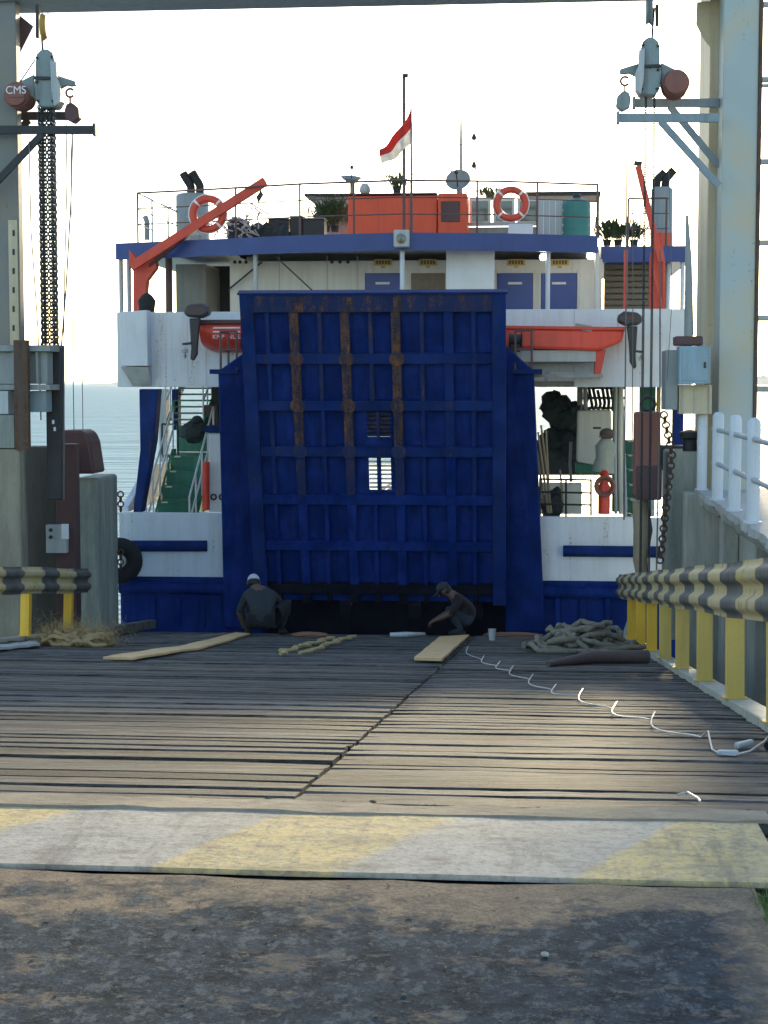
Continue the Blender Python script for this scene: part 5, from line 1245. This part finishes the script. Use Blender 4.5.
# potted plants
def plant(x, y_, s_, h, n, label, spread=.5):
    c = P(x, y_, s_); zb_ = max(ZR, c.z) if y_ > 215 else c.z; o = thing('potted_plant', YAW, (c.x, s_, zb_), label, 'plant', 'potted plants on the roof')
    mb = MB(); mb.lathe([(.07, 0), (.09, .12), (.10, .125), (.07, .12)], (c.x, s_, zb_), 'Z', 14); build(mb, 'pot', M['dark'], o, smooth=True)
    mb = MB()
    for k in range(n):
        a_ = rnd.uniform(0, 6.28); e_ = rnd.uniform(.4, 1.4); L_ = h * rnd.uniform(.5, 1); d_ = Vector((math.cos(a_) * math.cos(e_) * spread * 2, math.sin(a_) * math.cos(e_) * spread * 2, math.sin(e_)))
        p0 = Vector((c.x + rnd.gauss(0, .12), s_ + rnd.gauss(0, .1), zb_ + rnd.uniform(.1, .45) * h)); p1 = p0 + d_ * L_ * .6; p2 = p1 + (d_ - Vector((0, 0, .5))) * L_ * .4; w_ = Vector((-math.sin(a_), math.cos(a_), 0)) * rnd.uniform(.010, .022)
        mb.add([p0, p1 - w_, p1 + w_, p2], [(0, 1, 2), (1, 3, 2)])
    build(mb, 'foliage', M['leafp'], o)
plant(335, 232, 34.5, .75, 320, 'leafy dark plant in a pot before the pale roof cabin', .6)
plant(326, 232, 34.3, .6, 220, 'smaller leafy plant left of the one before the roof cabin', .5)
plant(397, 193, 33.3, .45, 120, 'yellowish plant standing on top of the orange locker beside the mast', .35)
plant(490, 200, 34.3, .3, 120, 'low plant along the top of the window frames left of the life ring', .8)
for x_, l_ in ((607, 'scrubby plant at the left end of the lower right roof'), (618, 'scrubby plant in the middle of the lower right roof'), (634, 'scrubby plant behind the upright right crane boom')):
    plant(x_, 246, 35.0, .55, 200, l_, .6)
# ---- clutter on the right side deck
vu = thing('ventilator_unit', YAW, (P(592, 474, 32.4).x, 32.4, P(592, 474, 32.4).z), 'cream ventilator box with a slanted front on the right side deck', 'ventilator')
mb = MB(); mb.prism(pl([(578, 411), (611, 410), (612, 440), (600, 466), (577, 462)], 32.4), (0, .7, 0)); build(mb, 'casing', M['cream'], vu, bev=.03)
mb = MB(); mb.pbox(576, 462.5, 601, 474, 32.5, .6); build(mb, 'base', M['green'], vu, bev=.02); mb = MB(); mb.pbox(593, 427, 601, 429, 32.385, .01); build(mb, 'label_plate', M['signdark'], vu)
hy_ = thing('fire_hydrant', YAW, (P(604, 512, 31.2).x, 31.2, P(604, 512, 31.2).z), 'red fire hydrant post with a coiled hose behind the right bulwark', 'hydrant')
c = P(604, 514, 31.2); mb = MB(); mb.lathe([(.11, 0), (.11, .5), (.08, .56), (.08, .7), (.10, .74), (.04, .8)], (c.x, 31.2, c.z), 'Z', 14); build(mb, 'post', M['red'], hy_, smooth=True)
mb = MB()
for k in range(3): mb.torus((c.x, 31.05 - k * .03, c.z + .52), (.1, 1, 0), .13 + .02 * k, .028, 20, 8)
build(mb, 'hose_coil', M['hoist_red'], hy_, smooth=True)
ck = thing('hanging_overall', YAW, (P(606, 470, 31.6).x, 31.6, P(606, 470, 31.6).z), 'pale overall hanging with a brown cap above the red hydrant', 'clothing')
mb = MB(); mb.tube(pl([(606, 438), (606, 446), (605, 458), (603, 472)], 31.6), [.08, .2, .17, .21], 12); build(mb, 'cloth', M['cloth'], ck, smooth=True)
c = P(607, 434, 31.6); mb = MB(); mb.ball(c, (.14, .14, .11), 12, 8); mb.box((c.x - .15, c.y - .22, c.z - .05), (c.x + .1, c.y - .05, c.z - .03)); build(mb, 'cap', M['pipe'], ck, smooth=True)
mb = MB()
for k in range(12): mb.ball((P(563, 430, 34).x + rnd.uniform(-.25, .25), 34 + rnd.uniform(-.2, .2), P(563, 430, 34).z + rnd.uniform(-.5, .5)), (rnd.uniform(.18, .3), .25, rnd.uniform(.15, .3)), 10, 7, nz=.22)
solo(mb, 'hanging_net', 'net', 'dark bundle of netting hanging behind the bamboo poles', 'net')
mb = MB(); mb.ball(P(551, 505, 31.7), (.22, .2, .25), 12, 8, nz=.2); mb.ball(P(556, 498, 31.8), (.12, .15, .2), 10, 7, nz=.2); solo(mb, 'dark_sack', 'net', 'dark sack slumped at the foot of the bamboo poles', 'sack')
for i, (xa_, ya_, xb_, yb_) in enumerate(((538, 432, 548, 513), (541, 425, 551, 513), (546, 430, 549, 513), (535, 440, 545, 512), (560, 470, 563, 512))):
    mb = MB(); mb.tube(pl([(xa_, ya_), ((xa_ + xb_) / 2 + .5, (ya_ + yb_) / 2), (xb_, yb_)], 31.4 + .06 * i), [.018, .022, .026], 7)
    solo(mb, 'bamboo_pole', 'pole', ['second pole from the left of the leaning bundle', 'tallest bamboo pole of the leaning bundle behind the right bulwark', 'most upright pole in the leaning bundle', 'leftmost bamboo pole, touching the blue bow post', 'short lone pole right of the dark sack'][i], 'pole', 'bamboo poles on the right side deck', smooth=True)
# dark jacket on the left landing
mb = MB(); mb.ball(P(194, 432, 34.3), (.3, .2, .22), 12, 8, nz=.15); mb.ball(P(197, 424, 34.4), (.16, .18, .16), 10, 7, nz=.15); solo(mb, 'canvas_bundle', 'net', 'dark canvas bundle on the landing above the green stairs', 'bundle')

# ================================================================== THINGS ON THE BRIDGE
def bsolo(mb, name, mat, label, cat, group=None, **k):
    return build(mb, name, M[mat] if isinstance(mat, str) else mat, frame=BR, label=label, cat=cat, group=group, **k)
def strip(pts_a, pts_b, n0, th, bow_=.0):
    """board whose two long edges are given by pixels on the deck"""
    mb = MB(); A_ = [B(*p) for p in pts_a]; Bq = [B(*p) for p in pts_b]; n = 14; vs = []; fs = []
    def at(L, t):
        k = t * (len(L) - 1); i = min(int(k), len(L) - 2); return L[i].lerp(L[i + 1], k - i)
    for i in range(n + 1):
        t = i / n; a_, b_ = at(A_, t), at(Bq, t); z = n0 + bow_ * math.sin(t * 7) + .004 * math.sin(t * 23)
        vs += [(a_.x, a_.y, z), (b_.x, b_.y, z), (b_.x, b_.y, z + th), (a_.x, a_.y, z + th)]
    for i in range(n):
        for k in range(4): k2 = (k + 1) % 4; fs.append((i * 4 + k, i * 4 + k2, (i + 1) * 4 + k2, (i + 1) * 4 + k))
    fs += [(0, 1, 2, 3), (n * 4 + 3, n * 4 + 2, n * 4 + 1, n * 4)]
    return mb.add(vs, fs)
bsolo(strip([(103, 661), (180, 649), (236, 635)], [(133, 662), (200, 651), (250, 636)], .02, .025, .006), 'plywood_strip', 'card', 'long pale plywood strip lying towards the crouching man with the white cap', 'board')
bsolo(strip([(414, 663), (440, 640)], [(442, 664), (469, 638)], .03, .03), 'plywood_board', 'card', 'short pale plywood board in front of the person in the dark cap', 'board')
bsolo(strip([(-20, 652), (36, 645)], [(-20, 655), (40, 648)], .03, .03), 'grey_board', 'concrete_top', 'grey board lying at the far left edge of the planks', 'board')
a_, b_ = B(105, 638), B(152, 629); mb = MB(); mb.bar((a_.x, a_.y, .09), (b_.x, b_.y, .09), .15, .15)
bsolo(mb, 'timber_baulk', M['plank'], 'grey timber baulk lying in front of the green concrete block', 'timber', bev=.015)
# rope piles
def mat_rope(name, c1, c2):
    m, n, l, bs = nodes(name); v = objvec(n, l); w = n.new('ShaderNodeTexWave'); w.inputs['Scale'].default_value = 26; w.inputs['Distortion'].default_value = 2.5; l.new(v, w.inputs['Vector'])
    f = noise(n, l, v, 14); c = mix(n, l, ramp(n, l, f, .3, .7), c1, c2); c = mix(n, l, math_(n, l, 'MULTIPLY', w.outputs['Fac'], .45), c, tuple(q * .3 for q in c1))
    l.new(c, bs.inputs['Base Color']); bs.inputs['Roughness'].default_value = .95; bs.inputs['Specular IOR Level'].default_value = .1; bump(n, l, bs, w.outputs['Fac'], .7, .015); return m
M['rope'] = mat_rope('old_hawser', (0.50, 0.43, 0.31), (0.28, 0.24, 0.18)); M['coir'] = mat_rope('coir_rope', (0.85, 0.60, 0.30), (0.60, 0.40, 0.18)); M['gold'] = mat_rope('yellow_rope', (0.80, 0.62, 0.30), (0.62, 0.47, 0.22))
def rope_pile(cx, cy, rx, ry, h, coils, r_, seed):
    q = random.Random(seed); mb = MB()
    for k in range(coils):
        t = k / max(1, coils - 1); ox, oy = cx + q.uniform(-.55, .55) * rx * (1 - .3 * t), cy + q.uniform(-.5, .5) * ry; R1 = q.uniform(.22, .55) * rx; R2 = q.uniform(.35, .7) * ry
        a0 = q.uniform(0, 6.28); pts = []; zz = r_ + h * t * q.uniform(.4, 1)
        N = 26; span = q.uniform(4.2, 7.5)
        for j in range(N):
            a = a0 + span * j / N; e_ = math.hypot((ox + R1 * math.cos(a) - cx) / rx, (oy + R2 * math.sin(a) - cy) / ry)
            pts.append((ox + R1 * math.cos(a) + q.uniform(-.03, .03), oy + R2 * math.sin(a) + q.uniform(-.03, .03), max(r_, zz * max(.1, 1 - .7 * e_ ** 2) + .07 * math.sin(a * 2 + k) + q.uniform(-.02, .02))))
        mb.tube(pts, r_, 8)
    return mb
c = B(583, 652); bsolo(rope_pile(c.x, c.y, .85, .7, .36, 38, .034, 4), 'mooring_rope_pile', M['rope'], 'heap of thick grey mooring rope on the planks by the right barrier', 'rope', smooth=True)
c = B(76, 646); bsolo(rope_pile(c.x, c.y, .55, .45, .22, 22, .028, 9), 'coir_rope_pile', M['coir'], 'heap of frayed golden coir rope at the foot of the left barrier', 'rope', smooth=True)
mb = MB(); q = random.Random(3); c = B(76, 646)
for i in range(5000):
    k_ = q.choice((-.34, -.2, 0.02, .12, .38)); p = Vector((c.x + k_ + q.gauss(0, .13), c.y + q.gauss(0, .16), abs(q.gauss(0, .13)) + .02)); d_ = Vector((q.gauss(0, 1), q.gauss(0, 1), q.gauss(.3, .6))).normalized() * q.uniform(.06, .18); w_ = Vector((q.uniform(-1, 1), q.uniform(-1, 1), 0)).normalized() * .003
    mb.add([p - w_, p + w_, p + d_], [(0, 1, 2)])
bsolo(mb, 'coir_fibre', M['coir'], 'loose fibres on the golden coir heap', 'fibre', kind='stuff')
a_, b_, c_ = B(548, 667), B(590, 664), B(648, 664); mb = MB(); mb.tube([(a_.x, a_.y, .03), (b_.x, b_.y, .075), (c_.x, c_.y, .08)], [.03, .07, .075], 12)
bsolo(mb, 'rolled_mat', 'pipe', 'brown rolled mat lying in front of the mooring rope heap', 'mat', smooth=True)
# short tangled yellow ropes
for i, (pa, pb) in enumerate((((275, 658), (333, 640)), ((303, 657), (352, 639)))):
    A_, E_ = B(*pa), B(*pb); pts = []; q = random.Random(20 + i)
    for j in range(26): t = j / 25; p = A_.lerp(E_, t); pts.append((p.x + q.uniform(-.07, .07), p.y + q.uniform(-.1, .1), .035 + q.uniform(0, .02)))
    mb = MB(); mb.tube(pts, .022, 7); bsolo(mb, 'yellow_rope', M['gold'], ['left one of two sunlit yellow ropes beside the man in the white cap', 'right one of two sunlit yellow ropes on the planks'][i], 'rope', 'yellow ropes on the planks', smooth=True)
# white cable snaking across the deck, caught on nails
kn = [(468, 652), (484, 662), (500, 668), (513, 673), (533, 682), (556, 693), (583, 698), (617, 712), (655, 723), (708, 742)]
mb = MB(); pts = []
for i in range(len(kn) - 1):
    a_, b_ = B(*kn[i]), B(*kn[i + 1]); k_ = .10 + .035 * i
    for j in range(10):
        t = j / 10; p = a_.lerp(b_, t); e = math.exp(-t * 7); pts.append((p.x - .12 * math.sin(t * math.pi) * (1 - t) * (1 + i * .08), p.y - k_ * math.sin(math.pi * min(1, t * 1.3)) * .55, .015 + .055 * e))
e = B(*kn[-1]); pts.append((e.x, e.y, .06))
for (x, y) in ((712, 752), (720, 757), (735, 758), (750, 754), (764, 744), (772, 735)): p = B(x, y); pts.append((p.x, p.y, .015))
mb.tube(pts, .005, 7); bsolo(mb, 'white_cable', 'plastic', 'thin white cable snaking across the planks towards the right barrier', 'cable', smooth=True)
pg = B(728, 757); mb = MB(); mb.bar((pg.x - .055, pg.y, .02), (pg.x + .055, pg.y + .02, .02), .035, .03); bsolo(mb, 'cable_plug', 'plastic', 'white plug lying on the cable near the right edge of the planks', 'plug', bev=.012)
p0 = B(740, 750); mb = MB(); mb.bar((p0.x - .02, p0.y, .02), (p0.x + .08, p0.y + .14, .03), .035, .035); bsolo(mb, 'white_socket', 'plastic', 'white cable socket beside the plug, next to the hose end', 'socket', bev=.012)
mb = MB(); mb.tube([(T_R - .13, B(756, 752).y, .03), (T_R - .05, B(756, 752).y + .2, .12), (T_R + .05, B(756, 752).y + .3, .22), (T_R + .12, B(756, 752).y + .1, .3)], .03, 8); bsolo(mb, 'rubber_hose', 'black', 'dark rubber hose end curling up by the right barrier', 'hose', smooth=True)
for i, (x, y) in enumerate(((690, 803),)):
    p = B(x, y); mb = MB(); mb.tube([(p.x - .04, p.y + .1, .02), (p.x, p.y + .1, .03), (p.x + .03, p.y, .02), (p.x + .035, p.y - .06, .015)], .005, 6); bsolo(mb, 'string_scrap', 'plastic', 'scrap of white string near the hinge plate', 'string', smooth=True)
# cup and wrappers by the ferry
p = B(492, 641); mb = MB(); mb.lathe([(.045, 0), (.06, .17), (.065, .175), (.055, .17), (.04, .02)], (p.x, p.y, .01), 'Z', 14); bsolo(mb, 'plastic_cup', 'plastic', 'white plastic cup standing right of the person in the dark cap', 'cup', smooth=True)
p, p2 = B(390, 638), B(424, 637); mb = MB(); mb.tube([(p.x, p.y, .05), ((p.x + p2.x) / 2, p.y + .02, .055), (p2.x, p2.y, .045)], [.035, .045, .03], 10); bsolo(mb, 'white_packet', 'plastic', 'crumpled white packet lying at the end of the planks between the two people', 'packet', smooth=True)
M['brick'] = plain('reddish_brick', (0.30, 0.14, 0.08), .8)
for i, (x, w_) in enumerate(((310, .3), (512, .5))):
    p = B(x, 637); mb = MB(); mb.ball((p.x, p.y, .03), (w_, .12, .05), 12, 7, nz=.15); bsolo(mb, 'rag', 'brick', ['brown rag at the end of the planks behind the yellow ropes', 'reddish rag at the end of the planks beside the cup'][i], 'rag', 'rags at the ferry end')
mb = MB(); p = B(630, 640); mb.tube([(p.x - .1, p.y, .05), (p.x - .02, p.y, .3), (p.x + .05, p.y, .45)], .03, 7); bsolo(mb, 'rag_tie', 'cloth', 'pale cloth tied to the far end of the right barrier', 'cloth', smooth=True)

# ================================================================== PEOPLE
M['shirt_grey'] = plain('dark_grey_shirt', (0.028, 0.036, 0.04), .85, scale=20); M['trousers'] = plain('black_trousers', (0.012, 0.013, 0.016), .9)
M['skin'] = plain('skin', (0.15, 0.08, 0.055), .6, var=.15, bmp=0); M['jeans'] = plain('navy_trousers', (0.015, 0.025, 0.045), .9)
M['capwhite'] = plain('white_cap', (0.62, 0.62, 0.66), .8); M['capdark'] = plain('dark_cap', (0.03, 0.035, 0.045), .8); M['shirt_dark'] = plain('dark_maroon_shirt', (0.022, 0.009, 0.011), .85); M['hair'] = plain('black_hair', (0.008, 0.007, 0.006), .6)
M['greytr'] = plain('grey_trousers', (0.028, 0.032, 0.04), .9)
def figure(label, J, bones, rad, kinds, mats, frame_loc, head, face_dir, cap_mat, extras=None):
    """J: joints; bones: (a, b); kinds: joint -> material slot used for faces nearest to it. One skinned, continuous body."""
    names = list(J); me = bpy.data.meshes.new('body'); me.from_pydata([J[k] for k in names], [(names.index(a), names.index(b)) for a, b in bones], [])
    tmp = bpy.data.objects.new('tmp_body', me); COL.objects.link(tmp)
    sk = tmp.modifiers.new('skin', 'SKIN'); sk.use_smooth_shade = True
    for i, k in enumerate(names):
        r_ = rad[k]; me.skin_vertices[0].data[i].radius = (r_, r_) if not isinstance(r_, tuple) else r_
        me.skin_vertices[0].data[i].use_root = (k == 'pelvis')
    sb_ = tmp.modifiers.new('sub', 'SUBSURF'); sb_.levels = 2; sb_.render_levels = 2
    dg = bpy.context.evaluated_depsgraph_get(); ev = bpy.data.meshes.new_from_object(tmp.evaluated_get(dg)); bpy.data.objects.remove(tmp)
    root = thing('person', BR, frame_loc, label, 'person'); root.scale = (1.08, 1.08, 1.08)
    body = bpy.data.objects.new('body', ev); COL.objects.link(body); body.parent = root; FR[body.name] = (BR, Vector(frame_loc)); ev.name = 'body'
    ev.materials.clear()
    for m_ in mats: ev.materials.append(M[m_])
    seg = [(Vector(J[a]), Vector(J[b]), kinds.get((a, b), 0)) for a, b in bones]
    for p in ev.polygons:
        c = p.center; best, slot = 1e9, 0
        for a, b, s_ in seg:
            ab = b - a; t = max(0, min(1, (c - a).dot(ab) / max(1e-9, ab.length_squared))); d_ = (a + ab * t - c).length
            if d_ < best: best, slot = d_, s_
        p.material_index = slot; p.use_smooth = True
    off = Vector(frame_loc); hc = Vector(head); fd = Vector(face_dir).normalized(); side = fd.cross(Vector((0, 0, 1))).normalized(); up = side.cross(fd)
    W_ = lambda a, b, c: hc + side * a + fd * b + up * c + off
    # cap: crown and bill
    mb = MB(); vs = []; fs = []; n, m_ = 16, 6
    for i in range(m_ + 1):
        a = math.pi / 2 * i / m_
        for k in range(n): t = 2 * math.pi * k / n; vs.append(W_(.093 * math.cos(a) * math.cos(t), .112 * math.cos(a) * math.sin(t), .02 + .105 * math.sin(a)))
    for i in range(m_):
        for k in range(n): k2 = (k + 1) % n; fs.append((i * n + k, i * n + k2, (i + 1) * n + k2, (i + 1) * n + k))
    mb.add(vs, fs); bill = []
    for i in range(9): t = math.pi * i / 8; bill += [W_(.085 * math.cos(t), .08 + .02 * math.sin(t), .03), W_(.085 * math.cos(t), .09 + .11 * math.sin(t), .015)]
    mb.add(bill, [(2 * i, 2 * i + 1, 2 * i + 3, 2 * i + 2) for i in range(8)])
    cp = build(mb, 'cap', M[cap_mat], root, BR, smooth=True); cp.modifiers.new('solid', 'SOLIDIFY').thickness = .008
    # hair under the cap, ears, nose, eyes, mouth
    mb = MB(); vs = []; fs = []
    for i in range(5):
        c = -.075 + .024 * i * 1.05
        for k in range(13): t = math.pi + math.pi * k / 12; w_ = .090 if i else .074; vs.append(W_(w_ * math.cos(t) * 1.02, .108 * (w_ / .09) * math.sin(t), c))
    for i in range(4):
        for k in range(12): fs.append((i * 13 + k, i * 13 + k + 1, (i + 1) * 13 + k + 1, (i + 1) * 13 + k))
    mb.add(vs, fs); hr = build(mb, 'hair', M['hair'], root, BR, smooth=True); hr.modifiers.new('solid', 'SOLIDIFY').thickness = .012
    mb = MB()
    for sg in (-1, 1): mb.ball(W_(.088 * sg, .0, -.01), (.016, .022, .034), 8, 6)
    mb.ball(W_(0, .112, -.025), (.016, .02, .022), 8, 6); build(mb, 'ears_and_nose', M['skin'], root, BR, smooth=True)
    mb = MB()
    for sg in (-1, 1): mb.ball(W_(.034 * sg, .096, .008), .011, 8, 6)
    mb.ball(W_(0, .098, -.062), (.026, .008, .006), 8, 5); build(mb, 'face_features', M['hair'], root, BR, smooth=True)
    # shoes
    for k in ('l', 'r'):
        a, t = Vector(J['ankle_' + k]), Vector(J['toe_' + k]); d_ = (t - a); d_.z = 0; d_.normalize(); mb = MB()
        c = off + a + d_ * .07; mb.ball((0, 0, 0), (.052, .135, .05), 14, 8); ang = math.atan2(-d_.x, d_.y); rot = Matrix.Rotation(ang, 3, 'Z')
        mb.v = [rot @ v + Vector((c.x, c.y, off.z + .045)) for v in mb.v]
        for v in mb.v: v.z = max(v.z, off.z + .004)
        build(mb, 'shoe', M['black'], root, BR, smooth=True)
    return root
def fingers(J, bones, rad, side, wrist, direction, palm_n):
    """palm and five fingers rooted in it"""
    w = Vector(wrist); d = Vector(direction).normalized(); n = Vector(palm_n); n = (n - d * n.dot(d)).normalized(); x = d.cross(n)
    pc = w + d * .07; J['palm_' + side] = tuple(pc); bones.append(('wrist_' + side, 'palm_' + side)); rad['palm_' + side] = (.036, .02)
    for k, (o, L_) in enumerate(((-.03, .062), (-.011, .074), (.011, .08), (.03, .07))):
        a = pc + d * .03 + x * o; b = a + d * L_ * .5 + n * .012; c = b + d * L_ * .35 + n * .035
        for q, p in (('a', a), ('b', b), ('c', c)): J[f'f{k}{q}_{side}'] = tuple(p); rad[f'f{k}{q}_{side}'] = .009 if q != 'c' else .007
        bones += [('palm_' + side, f'f{k}a_{side}'), (f'f{k}a_{side}', f'f{k}b_{side}'), (f'f{k}b_{side}', f'f{k}c_{side}')]
    a = w + d * .035 + x * .045; b = a + d * .035 + x * .025 + n * .015
    J['t0_' + side], J['t1_' + side] = tuple(a), tuple(b); rad['t0_' + side], rad['t1_' + side] = .011, .008
    bones += [('wrist_' + side, 't0_' + side), ('t0_' + side, 't1_' + side)]
def person(label, loc, J, rad_over, mats, face_dir, cap, slots, hand_n):
    bones = [('pelvis', 'waist'), ('waist', 'chest'), ('chest', 'neck'), ('neck', 'head0'), ('head0', 'head1')]
    for k in 'lr': bones += [('pelvis', 'hip_' + k), ('hip_' + k, 'knee_' + k), ('knee_' + k, 'ankle_' + k), ('ankle_' + k, 'toe_' + k), ('chest', 'sh_' + k), ('sh_' + k, 'elbow_' + k), ('elbow_' + k, 'wrist_' + k)]
    rad = dict(pelvis=(.15, .12), waist=(.155, .115), chest=(.165, .12), neck=.055, head0=.078, head1=.088)
    for k in 'lr': rad.update({'hip_' + k: .10, 'knee_' + k: .068, 'ankle_' + k: .045, 'toe_' + k: .035, 'sh_' + k: .068, 'elbow_' + k: .044, 'wrist_' + k: .029})
    rad = {k_: (tuple(q_ * 1.16 for q_ in v_) if isinstance(v_, tuple) else v_ * 1.16) if not k_.startswith('head') else v_ for k_, v_ in rad.items()}
    rad.update(rad_over)
    for k in 'lr':
        e, w = Vector(J['elbow_' + k]), Vector(J['wrist_' + k]); fingers(J, bones, rad, k, J['wrist_' + k], w - e, hand_n)
    kinds = {}
    for b in bones:
        n0 = b[1]; s_ = 0
        if n0[:4] in ('hip_', 'knee', 'ankl'): s_ = 1
        elif n0.startswith('toe'): s_ = 1
        elif n0 in ('neck', 'head0', 'head1') or n0[0] in 'ft' and n0[1].isdigit() or n0.startswith('palm') or n0.startswith('wrist'): s_ = 2
        kinds[b] = slots.get(b, s_)
    hc = (Vector(J['head0']) + Vector(J['head1'])) / 2
    return figure(label, J, bones, rad, kinds, mats, loc, hc, face_dir, cap, None)
g = B(258, 636)
person('person in a white cap and dark grey shirt crouching with back turned', (g.x, g.y, .015),
    dict(pelvis=(.05, -.05, .20), waist=(.05, .0, .38), chest=(.0, .13, .58), neck=(-.08, .24, .70), head0=(-.115, .29, .745), head1=(-.14, .33, .80),
         hip_l=(-.07, .0, .20), knee_l=(-.20, .40, .44), ankle_l=(-.17, .16, .09), toe_l=(-.19, .34, .045),
         hip_r=(.17, .0, .20), knee_r=(.40, .30, .50), ankle_r=(.31, .16, .09), toe_r=(.36, .33, .045),
         sh_l=(-.20, .16, .57), elbow_l=(-.33, .22, .33), wrist_l=(-.27, .36, .14), sh_r=(.19, .18, .58), elbow_r=(.30, .45, .42), wrist_r=(.12, .58, .22)),
    {}, ['shirt_grey', 'trousers', 'skin'], (-.3, .9, -.35), 'capwhite', {}, (0, 0, -1))
g = B(458, 637)
person('person in a dark cap and maroon-black shirt squatting sideways over the work', (g.x, g.y, .015),
    dict(pelvis=(.16, .06, .20), waist=(.16, .04, .37), chest=(.05, .0, .55), neck=(-.10, -.03, .63), head0=(-.19, -.05, .665), head1=(-.24, -.06, .71),
         hip_l=(.12, -.05, .21), knee_l=(-.16, -.17, .43), ankle_l=(.06, -.15, .09), toe_l=(-.10, -.17, .045),
         hip_r=(.12, .16, .21), knee_r=(-.16, .25, .42), ankle_r=(.05, .2, .09), toe_r=(-.12, .22, .045),
         sh_l=(.02, -.17, .53), elbow_l=(-.10, -.30, .34), wrist_l=(-.30, -.22, .24), sh_r=(.02, .17, .53), elbow_r=(-.14, .30, .36), wrist_r=(-.33, .16, .25)),
    {}, ['shirt_dark', 'greytr', 'skin'], (-.8, -.15, -.6), 'capdark', {}, (0, 0, -1))

# small stone on the slab
g = G(545, 957); mb = MB(); mb.ball((g.x, g.y, .008), (.012, .010, .007), 9, 6, nz=.2)
solo(mb, 'pebble', 'concrete_top', 'pale pebble lying on the dark mottled slab in the foreground', 'pebble')

# more pipework in the right-hand opening
for i, (x, y0, y1, r_, m_) in enumerate(((616, 384, 514, .03, 'lightgrey'), (621, 384, 514, .045, 'cream'), (586, 378, 412, .04, 'grey'), (571, 442, 482, .03, 'grey'), (659, 384, 450, .04, 'sheave'))):
    mb = MB(); mb.tube(pl([(x, y0), (x - 1, (y0 + y1) / 2), (x, y1)], 32.0 + .3 * i), r_, 8); part(mb, 'pipe', m_, smooth=True)
mb = MB()
for k in range(9): mb.tube(pl([(584 + k * 4.5, 384 + (k * 37 % 7)), (588 + k * 4.2, 398 + (k * 17 % 9)), (583 + k * 5, 411)], 34.6), .035, 6)
solo(mb, 'hanging_ropes', 'net', 'dark ropes hanging above the cream ventilator box', 'rope', smooth=True)

# scattered grit on the slab
mb = MB(); q = random.Random(11)
for i in range(320):
    x = q.uniform(-1.6, SLAB_T - .02); y = q.uniform(3.9, S0 - .02); r_ = abs(q.gauss(0, .0018)) + .001
    mb.ball((x, y, r_ * .3), (r_ * q.uniform(.8, 1.6), r_, r_ * .7), 5, 3, nz=.3)
solo(mb, 'gravel', 'mortar', 'fine gravel scattered over the foreground slab', 'gravel', kind='stuff')

# ================================================================== HAZE over the water
mb = MB(); mb.box((-15500, -190, SEA_Z - 1), (15500, 30500, 14)); hz = build(mb, 'haze', M['sea'], frame=Matrix(), kind='stuff', label='thin bright haze over the water', cat='haze')
m = bpy.data.materials.new('haze_air'); m.use_nodes = True; n = m.node_tree.nodes; n.remove(n['Principled BSDF'])
pv = n.new('ShaderNodeVolumePrincipled'); pv.inputs['Density'].default_value = .00012; pv.inputs['Color'].default_value = (.82, .92, 1, 1); pv.inputs['Anisotropy'].default_value = .2
m.node_tree.links.new(pv.outputs[0], n['Material Output'].inputs['Volume']); hz.data.materials[0] = m
